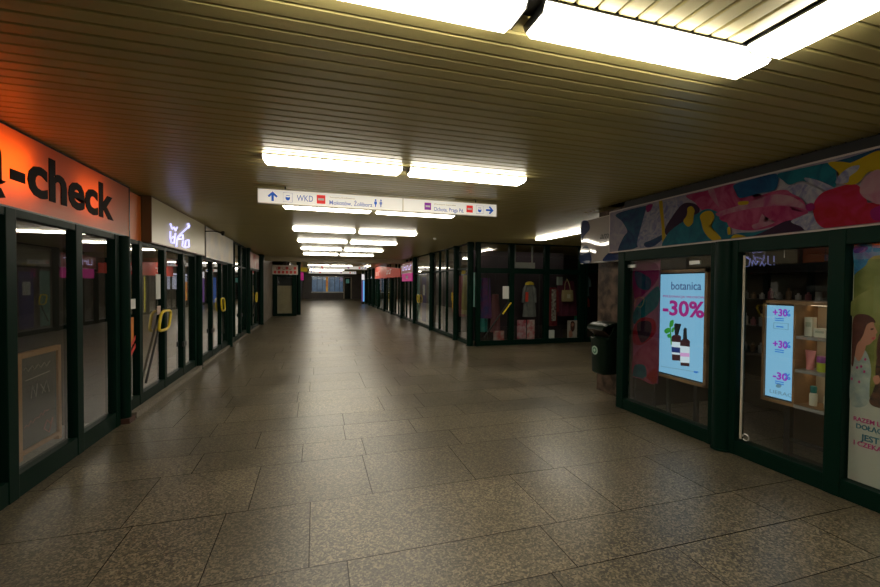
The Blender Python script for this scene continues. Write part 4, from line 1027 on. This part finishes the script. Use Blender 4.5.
ps('mouth_picture', [B(p) for p in ((180, 186), (198, 182), (190, 194))], mat('poster_lips', (0.5, 0.06, 0.08), 0.5), 0.0044)
for p in ((70, 345), (84, 385), (66, 400), (110, 330), (130, 325), (150, 290), (62, 460), (120, 400), (145, 350), (48, 340)):
    ps('flower_picture', [B((p[0]+6*math.cos(a), p[1]+7*math.sin(a))) for a in (0, 1.25, 2.5, 3.8, 5)], mat('poster_flower', (0.4, 0.03, 0.16), 0.5), 0.0045)
ps('second_person_picture', [B(p) for p in ((200, 330), (214, 250), (240, 210), (330, 200), (420, 260), (430, 540), (230, 530), (170, 500), (190, 440), (200, 400))], mat('poster_leopard', (0.10, 0.04, 0.02), 0.5, noise=(30, (0.02, 0.01, 0.01))), 0.0042)
ps('second_hair_picture', [B(p) for p in ((205, 250), (218, 170), (260, 120), (330, 130), (340, 300), (240, 330), (212, 300))], HAIR, 0.005)
ps('hand_picture', [B(p) for p in ((188, 380), (214, 368), (222, 400), (200, 412))], SKIN, 0.0052)
PSH = child(t, 'poster_sheet'); join_parts('printed_picture', sts, PSH)
PM = mat('poster_magenta', (0.42, 0.01, 0.16), 0.5); PTL = mat('poster_teal', (0.01, 0.13, 0.2), 0.5)
def ptext(s, x, y, h, m, w):
    q = on_x(820+x/3.913, 370+y/3.913, PX); lettering('poster_text', s, q, (0, -1, 0), h, m, PSH, bold=0.02, depth=0.003, fit=(0, w))
ptext('RAZEM L', 132, 196, 0.033, PM, 0.155); ptext('DOŁĄC', 142, 226, 0.036, PTL, 0.15); ptext('JEST', 160, 272, 0.045, PTL, 0.105); ptext('I CZEKA', 132, 290, 0.036, PM, 0.165)

# ------------------------------------------------------------------ clothes shop facing the camera
CS = shopfront('glazed_shopfront', 'dark green clothes shop front facing the viewer', 'shop front', FW, 4.02, 7.32, [(4.02, 4.14), (4.97, 5.11), (6.04, 6.18), (7.16, 7.32)], CEIL, bottom=(0.0, 0.13), header=(1.92, 2.06), transom=True, depth=0.12)
CS2 = shopfront('glazed_shopfront', 'narrow green front with bright clothes, right of the clothes shop', 'shop front', FW, 7.36, 9.6, [(7.36, 7.42), (8.5, 8.6)], CEIL, bottom=(0.0, 0.13), header=(1.98, 2.06), transom=True, depth=0.12)
mesh_obj('door_strut', MB().tube([FW.pt(4.25, 0.05, 0.22), FW.pt(4.95, 0.05, 1.15)], 0.02), BLACK, CS, True)
mesh_obj('door_grip', MB().tube([FW.pt(4.76, 0.09, 0.84), FW.pt(5.0, 0.09, 1.14)], 0.02), YELLOW, CS, True)
notice(FW, 4.79, 5.0, 1.24, 1.58, CS)
notice(FW, 6.2, 6.42, 0.12, 0.36, CS, None, -0.05)
notice(FW, 5.25, 5.52, 0.15, 0.66, CS, mat('pale_pink_poster', (0.4, 0.3, 0.34), 0.6, noise=(7, (0.35, 0.04, 0.07))), -0.03, 'poster')
notice(FW, 5.55, 5.78, 0.13, 0.66, CS, mat('white_red_poster', (0.45, 0.38, 0.36), 0.6, noise=(8, (0.4, 0.03, 0.06))), -0.03, 'poster')
notice(FW, 4.55, 4.86, 0.13, 0.38, CS, mat('grey_red_poster', (0.3, 0.28, 0.28), 0.6, noise=(9, (0.3, 0.04, 0.04))), -0.03, 'poster')
# poster of a woman in the right window
wp = notice(FW, 6.82, 7.14, 0.13, 0.62, CS, mat('beige_poster', (0.45, 0.4, 0.36), 0.6), -0.03, 'poster')
for nm, pts, m in (('hair_picture', [(6.93, 0.56), (7.0, 0.6), (7.06, 0.54), (7.05, 0.36), (7.0, 0.3), (6.93, 0.34)], HAIR), ('face_picture', [(6.96, 0.54), (7.01, 0.55), (7.03, 0.49), (6.99, 0.44), (6.95, 0.48)], SKIN), ('arm_picture', [(6.88, 0.3), (6.95, 0.34), (7.0, 0.2), (6.95, 0.15), (6.88, 0.16)], SKIN)):
    flat_shape(nm, [FW.pt(u, -0.026, z) for u, z in pts], (0, -1, 0), 0.001 if nm[0] == 'h' else 0.002, m, CS)
mb = MB(); FW.box(mb, 5.2, 5.86, -0.3, -0.18, 2.08, 2.24, 0.01)
t = thing('box_sign', 'blank white box sign hanging behind the transom glass of the clothes shop', 'sign', FW.pt(5.5, -0.25, 2.08))
mesh_obj('sign_box', mb, mat('dull_white', (0.35, 0.34, 0.32), 0.5), t)
for u in (5.26, 5.8):
    mb = MB(); FW.box(mb, u-0.02, u+0.02, -0.25, -0.23, 2.24, CEIL); mesh_obj('hanger_rod', mb, mat('dull_white', (0.3, 0.3, 0.3), 0.5), t)
# interior strip lights that show faintly through the transom
mesh = mat('clothes_shop_interior', (0.04, 0.035, 0.035), 0.7)

def cloth(name, label, cat, x, y, prof, m, depth=0.09, folds=7, group='clothes shown in the shop windows', sleeves=None, hanger=True, z_rail=1.98, sash=None):
    """hanging garment: prof = [(z, half width)] from hem to shoulders"""
    t = thing(name, label, cat, (x, y, prof[0][0]), group)
    rings = []; n = 36; zt = prof[-1][0]; zb = prof[0][0]
    fine = []
    for i in range(len(prof)-1):
        for k in range(4):
            f = k/4; fine.append((prof[i][0]*(1-f)+prof[i+1][0]*f, prof[i][1]*(1-f)+prof[i+1][1]*f))
    fine.append(prof[-1])
    for z, hw in fine:
        f = 1-(z-zb)/(zt-zb+1e-6); amp = 0.13*f+0.02; ring = []
        for j in range(n):
            a = 2*math.pi*j/n; r = 1+amp*math.sin(folds*a+x*7)
            ring.append((x+hw*r*math.cos(a), y+depth*(0.5+0.5*f)*r*math.sin(a), z))
        rings.append(ring)
    mesh_obj('garment_body', MB().loft(rings), m, t, True)
    if sleeves:
        for s in (-1, 1):
            hw = prof[-1][1]; L = sleeves
            mesh_obj('sleeve', MB().tube([(x+s*hw*0.75, y, zt-0.03), (x+s*(hw+0.03), y, zt-0.12), (x+s*(hw+0.07), y, zt-L)], [0.045, 0.055, 0.045], 10), m, t, True)
    if hanger:
        hw = prof[-1][1]
        mesh_obj('hanger', MB().tube([(x-hw*0.8, y, zt-0.02), (x, y, zt+0.05), (x+hw*0.8, y, zt-0.02)], 0.006, 6).tube([(x, y, zt+0.05), (x, y, z_rail)], 0.004, 6), DARKMETAL, t, True)
    return t
YC = 10.45
M_ = lambda n, c, c2=None, s=9: mat(n, c, 0.8, noise=(s, c2) if c2 else None)
cloth('dress', 'blue and purple dress hanging at the far left of the clothes shop window', 'dress', 4.45, YC, [(0.7, 0.17), (1.2, 0.15), (1.8, 0.12)], M_('blue_purple_cloth', (0.03, 0.03, 0.14), (0.12, 0.02, 0.10), 5))
cloth('dress', 'dusty pink long dress behind the diagonal door strut', 'dress', 4.78, YC+0.1, [(0.3, 0.14), (0.9, 0.13), (1.35, 0.10)], M_('dusty_pink_cloth', (0.16, 0.055, 0.065)), z_rail=1.98)
t = cloth('coat', 'pale grey coat with a yellow collar hanging in the middle window', 'coat', 5.78, YC, [(0.72, 0.19), (1.2, 0.16), (1.62, 0.12)], M_('pale_grey_cloth', (0.17, 0.17, 0.16), (0.12, 0.12, 0.12)), sleeves=0.5)
mesh_obj('collar', MB().lathe(5.78, YC, [(0.13, 1.62), (0.11, 1.68), (0.05, 1.71)], 20), mat('yellow_cloth', (0.5, 0.36, 0.02), 0.8), t, True)
mesh_obj('red_scarf', MB().box(5.60, 5.68, YC-0.13, YC-0.1, 1.15, 1.42, 0.01), mat('red_cloth', (0.55, 0.04, 0.02), 0.8), t)
t = cloth('jacket', 'red jacket with white patterned front in the right window', 'jacket', 6.50, YC, [(0.45, 0.17), (1.0, 0.16), (1.55, 0.13)], M_('dark_red_cloth', (0.16, 0.01, 0.015)), sleeves=0.7)
mesh_obj('white_front', MB().box(6.42, 6.56, YC-0.14, YC-0.115, 0.6, 1.5, 0.01), M_('white_print_cloth', (0.4, 0.38, 0.33), (0.08, 0.03, 0.03), 14), t)
cloth('dress', 'wide maroon dress behind the beige tote bag', 'dress', 7.05, YC+0.12, [(0.72, 0.34), (1.2, 0.32), (1.75, 0.27)], M_('maroon_cloth', (0.11, 0.012, 0.035), (0.08, 0.01, 0.03)), folds=11)
t = thing('tote_bag', 'beige tote bag with a square emblem hanging before the maroon dress', 'bag', (6.9, YC-0.15, 1.14), 'clothes shown in the shop windows')
rings = []
for z, hx, hy in ((1.14, 0.17, 0.02), (1.16, 0.19, 0.05), (1.3, 0.19, 0.06), (1.48, 0.18, 0.03)):
    rings.append([(6.92+hx*abs(math.cos(a*math.pi/10))**0.5*(1 if math.cos(a*math.pi/10) > 0 else -1), YC-0.15+hy*math.sin(a*math.pi/10), z) for a in range(20)])
mesh_obj('bag_body', MB().loft(rings), M_('beige_canvas', (0.32, 0.24, 0.12)), t, True)
mesh_obj('bag_strap', MB().tube([(6.82, YC-0.15, 1.46), (6.84, YC-0.14, 1.65), (6.91, YC-0.13, 1.8), (6.98, YC-0.14, 1.65), (7.02, YC-0.15, 1.46)], 0.012), MATS['beige_canvas'], t, True)
mesh_obj('bag_emblem', MB().box(6.87, 6.97, YC-0.215, YC-0.208, 1.25, 1.36), M_('emblem_cloth', (0.45, 0.4, 0.28)), t)
mesh_obj('bag_hook', MB().tube([(6.91, YC-0.13, 1.8), (6.91, YC-0.13, 1.98)], 0.004, 6), DARKMETAL, t)
o = mesh_obj('paper_bag', MB().box(6.68, 6.82, YC-0.05, YC+0.05, 1.62, 1.86, 0.01), M_('greenish_white_cloth', (0.24, 0.27, 0.24))); tag(o, 'small pale cloth hanging above the maroon dress', 'cloth')
t = thing('clothes_rail', 'long dark clothes rail behind the clothes shop windows', 'rail', (5.7, YC, 0))
mesh_obj('rail_bar', MB().tube([(4.2, YC, 1.98), (9.3, YC, 1.98)], 0.014), DARKMETAL, t, True)
for x in (4.2, 6.1, 9.3): mesh_obj('rail_post', MB().cyl(x, YC, 0.015, 0, 1.98, 10), DARKMETAL, t, True)
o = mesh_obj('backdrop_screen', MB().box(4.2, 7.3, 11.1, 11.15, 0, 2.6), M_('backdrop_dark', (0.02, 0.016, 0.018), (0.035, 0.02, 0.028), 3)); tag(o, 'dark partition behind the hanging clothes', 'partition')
# bright items right of the shop
cloth('shirt', 'pale blue shirt hanging beside the marble pillar', 'shirt', 7.62, YC, [(1.3, 0.12), (1.6, 0.11), (1.88, 0.09)], M_('pale_blue_cloth', (0.14, 0.24, 0.28)), sleeves=0.3)
o = cloth('bag', 'red bag hanging under the pale blue shirt', 'bag', 7.62, YC, [(0.98, 0.15), (1.2, 0.14), (1.28, 0.08)], M_('bright_red_cloth', (0.5, 0.03, 0.02), (0.3, 0.03, 0.02)), depth=0.05, folds=3, z_rail=1.98)
o = cloth('cloth_bundle', 'green and blue cloth bundle low near the marble pillar', 'cloth', 7.66, YC+0.3, [(0.0, 0.15), (0.6, 0.18), (0.95, 0.16)], M_('green_cloth', (0.02, 0.28, 0.04), (0.03, 0.08, 0.35), 4), depth=0.08, folds=4, hanger=False)

# ------------------------------------------------------------------ far right fronts
# the run along x = 3.94
cols = [10.2, 11.35, 14.0, 16.6, 19.2, 21.85, 24.3, 26.9, 29.2, 31.4, 33.6, 36.2]
cl = ['at the corner of the clothes shop', 'second on the right after the clothes shop corner', 'third on the right, beside the tall blue poster', 'fourth on the right, before the magenta sign',
      'fifth on the right, at the near end of the red fascia', 'sixth on the right, under the red fascia', 'seventh on the right, mid red fascia', 'eighth on the right, at the far end of the red fascia',
      'ninth on the right, beyond the red fascia', 'tenth on the right, near the blue lit panel', 'eleventh on the right, beside the blue lit panel', 'last one on the right']
for y, l in zip(cols, cl):
    column(3.90, y, 'round green steel column ' + l, 0.085, CEIL if not 19 < y < 28 else 1.96)
fl = ['glazed right front next to the clothes shop corner', 'wide right front with two thin mullions', 'right front with the blue and white poster', 'right front under the magenta sign',
      'right front under the near end of the red fascia', 'right front under the middle of the red fascia', 'right front under the far half of the red fascia', 'right front just past the red fascia',
      'distant right front before the blue lit panel', 'distant right front by the blue lit panel', 'farthest glazed front on the right']
RFS = []
for i in range(len(cols)-1):
    a, b = cols[i]+0.09, cols[i+1]-0.09
    mid = [(a+(b-a)*0.36-0.03, a+(b-a)*0.36+0.03), (a+(b-a)*0.68-0.03, a+(b-a)*0.68+0.03)] if i in (1, 3, 4, 5) else ([] if i in (0, 2) else [((a+b)/2-0.03, (a+b)/2+0.03)])
    RFS.append(shopfront('glazed_shopfront', 'dark green ' + fl[i], 'shop front', RF, a, b, mid, CEIL, bottom=(0.0, 0.12), header=(2.02, 2.07), transom=(i < 3), depth=0.09))
TQ = mat('turquoise_print', (0.16, 0.36, 0.33), 0.6, noise=(3, (0.25, 0.45, 0.42)))
notice(RF, 10.5, 11.0, 1.0, 1.95, RFS[0], TQ, -0.25, 'poster')
notice(RF, 14.15, 16.45, 2.1, 2.68, RFS[2], mat('white_transom_film', (0.42, 0.38, 0.3), 0.6), -0.02, 'window_film')
notice(RF, 14.2, 14.6, 0.2, 1.95, RFS[2], TQ, -0.02, 'poster')
notice(RF, 14.95, 15.6, 0.2, 1.9, RFS[2], mat('navy_violet_print', (0.05, 0.05, 0.22), 0.6, noise=(2, (0.10, 0.06, 0.25))), -0.02, 'poster')
notice(RF, 15.1, 15.45, 1.2, 1.6, RFS[2], PAPER, -0.015, 'poster')
notice(RF, 15.9, 16.4, 0.2, 1.95, RFS[2], TQ, -0.02, 'poster')
yellow_handle(RF, (16.2, 0.35), (15.7, 1.1), 15.9, 1.05, 0.34, 0.3, RFS[2])
# hanging stock behind the first two fronts
for x, y, c, h, nm, lb in ((4.5, 10.8, (0.02, 0.22, 0.2), (0.3, 1.8), 'teal_stock', 'teal garment'), (4.5, 12.0, (0.3, 0.26, 0.06), (0.7, 1.9), 'straw_stock', 'straw yellow garment'), (4.5, 12.45, (0.28, 0.06, 0.08), (0.6, 1.9), 'rose_stock', 'rose red garment'),
                         (4.5, 12.95, (0.25, 0.02, 0.02), (0.7, 1.85), 'scarlet_stock', 'scarlet garment'), (4.5, 13.5, (0.03, 0.05, 0.2), (0.6, 1.8), 'navy_stock', 'navy garment')):
    cloth('garment', lb + ' hanging inside behind the right passage glass', 'garment', x, y, [(h[0], 0.16), ((h[0]+h[1])/2, 0.17), (h[1], 0.14)], M_(nm, c), depth=0.16, hanger=True, z_rail=2.0)
t = thing('clothes_rail', 'dark clothes rail behind the right passage glass', 'rail', (4.5, 12.2, 0))
mesh_obj('rail_bar', MB().tube([(4.5, 10.4, 2.0), (4.5, 13.8, 2.0)], 0.014), DARKMETAL, t, True)
for y in (10.4, 11.5, 13.8): mesh_obj('rail_post', MB().cyl(4.5, y, 0.015, 0, 2.0, 10), DARKMETAL, t, True)
struct('wall_passage_side', MB().box(4.95, 5.05, 13.4, 45.4, 0, 2.75), mat('passage_inner_wall', (0.34, 0.28, 0.22), 0.7, noise=(1.2, (0.14, 0.11, 0.09))))
struct('wall_left_inner', MB().box(-3.1, -3.0, 5.9, 21.6, 0, 2.75), mat('left_inner_wall', (0.30, 0.24, 0.17), 0.7, noise=(1.2, (0.16, 0.13, 0.10))))
# magenta sign and pink letters sign
sg = box_sign('red sign with pale blurred letters above the magenta board', RF, 16.75, 19.05, 2.1, 2.6, 0.045, 0.11, mat('rose_red_panel', (0.42, 0.08, 0.08), 0.4, emit=0.04), STEEL)
marks(RF.pt(18.75, 0.115, 2.24), (0, -1, 0), 0.2, (0.3, 0.25, 0.3, 0.22, 0.3, 0.28), em('pale_violet_letters', (0.7, 0.6, 1.0), 0.9), sg)
o = mesh_obj('magenta_board', MB().box(3.83, 3.87, 16.8, 18.9, 1.75, 2.1, 0.005), mat('glowing_magenta', (0.6, 0.01, 0.25), 0.5, emit=0.35)); tag(o, 'magenta board hanging at the top of a right front', 'sign')
mesh_obj('board_dot', MB().box(3.825, 3.83, 17.6, 18.0, 1.86, 1.99), PAPER, o)
# red arched fascia
t = thing('red_fascia', 'long red curved fascia sign with white letters on the right', 'sign', (3.8, 23.5, 1.95))
mb = MB(); Y0, Y1 = 19.3, 28.0; rings = []
for k in range(15):
    f = k/14; y = Y0+(Y1-Y0)*f; zt = 2.36+0.33*math.sin(min(1, f*1.15)*math.pi/2); x = 3.82-0.22*math.sin(f*math.pi)
    rings.append([(x, y, 1.97), (x, y, zt), (x+0.05, y, zt), (x+0.05, y, 1.97)])
mb.loft(rings); mesh_obj('fascia_board', mb, mat('coral_red_panel', (0.62, 0.07, 0.045), 0.5, spec=0.2, emit=0.16), t)
for y in (21.6, 25.6):
    f = (y-Y0)/(Y1-Y0)
    marks((3.82-0.22*math.sin(f*math.pi)-0.06, y+0.3, 2.14), (0, -1, 0), 0.24, (0.35, 0.3, 0.35, 0.3), mat('white_letters', (0.8, 0.75, 0.72), 0.5, emit=0.1), t)
# blue lit panel far right and yellow light strip
t = thing('advertising_totem', 'tall narrow blue lit advertising totem far along the right side', 'panel', (3.66, 34.05, 0))
mesh_obj('totem_body', MB().box(3.56, 3.80, 34.02, 34.12, 0.0, 2.45, 0.01), BLACK, t)
mesh_obj('blue_face', MB().box(3.68, 3.79, 34.0, 34.02, 0.2, 1.92), em('lit_cyan_panel', (0.15, 0.5, 0.95), 0.8), t)
mesh_obj('violet_face', MB().box(3.57, 3.68, 34.0, 34.02, 0.2, 1.92), em('lit_violet_panel', (0.25, 0.12, 0.4), 0.35), t)
mesh_obj('white_face', MB().box(3.57, 3.79, 34.0, 34.02, 1.96, 2.42), em('lit_white_panel', (0.9, 0.85, 0.85), 0.8), t)
for yy, z0_, z1_, l in ((29.9, 1.2, 2.2, 'white lit poster behind the far right glass, the nearer one'), (32.2, 1.5, 2.2, 'white lit poster behind the far right glass, the farther one')):
    t = thing('lit_poster', l, 'poster', (4.3, yy, 0))
    mesh_obj('poster_face', MB().box(4.1, 4.8, yy-0.02, yy, z0_, z1_), em('lit_pale_poster', (0.75, 0.75, 0.95), 0.9), t)
    mesh_obj('poster_stand', MB().box(4.1, 4.8, yy, yy+0.05, 0, z1_+0.03), BLACK, t)
o = mesh_obj('light_strip', MB().box(4.3, 4.36, 25.2, 25.5, 0.0, 1.9, 0.01), em('yellow_strip_light', (0.8, 0.65, 0.05), 0.8)); tag(o, 'yellow vertical light strip behind the far right fronts', 'light strip')
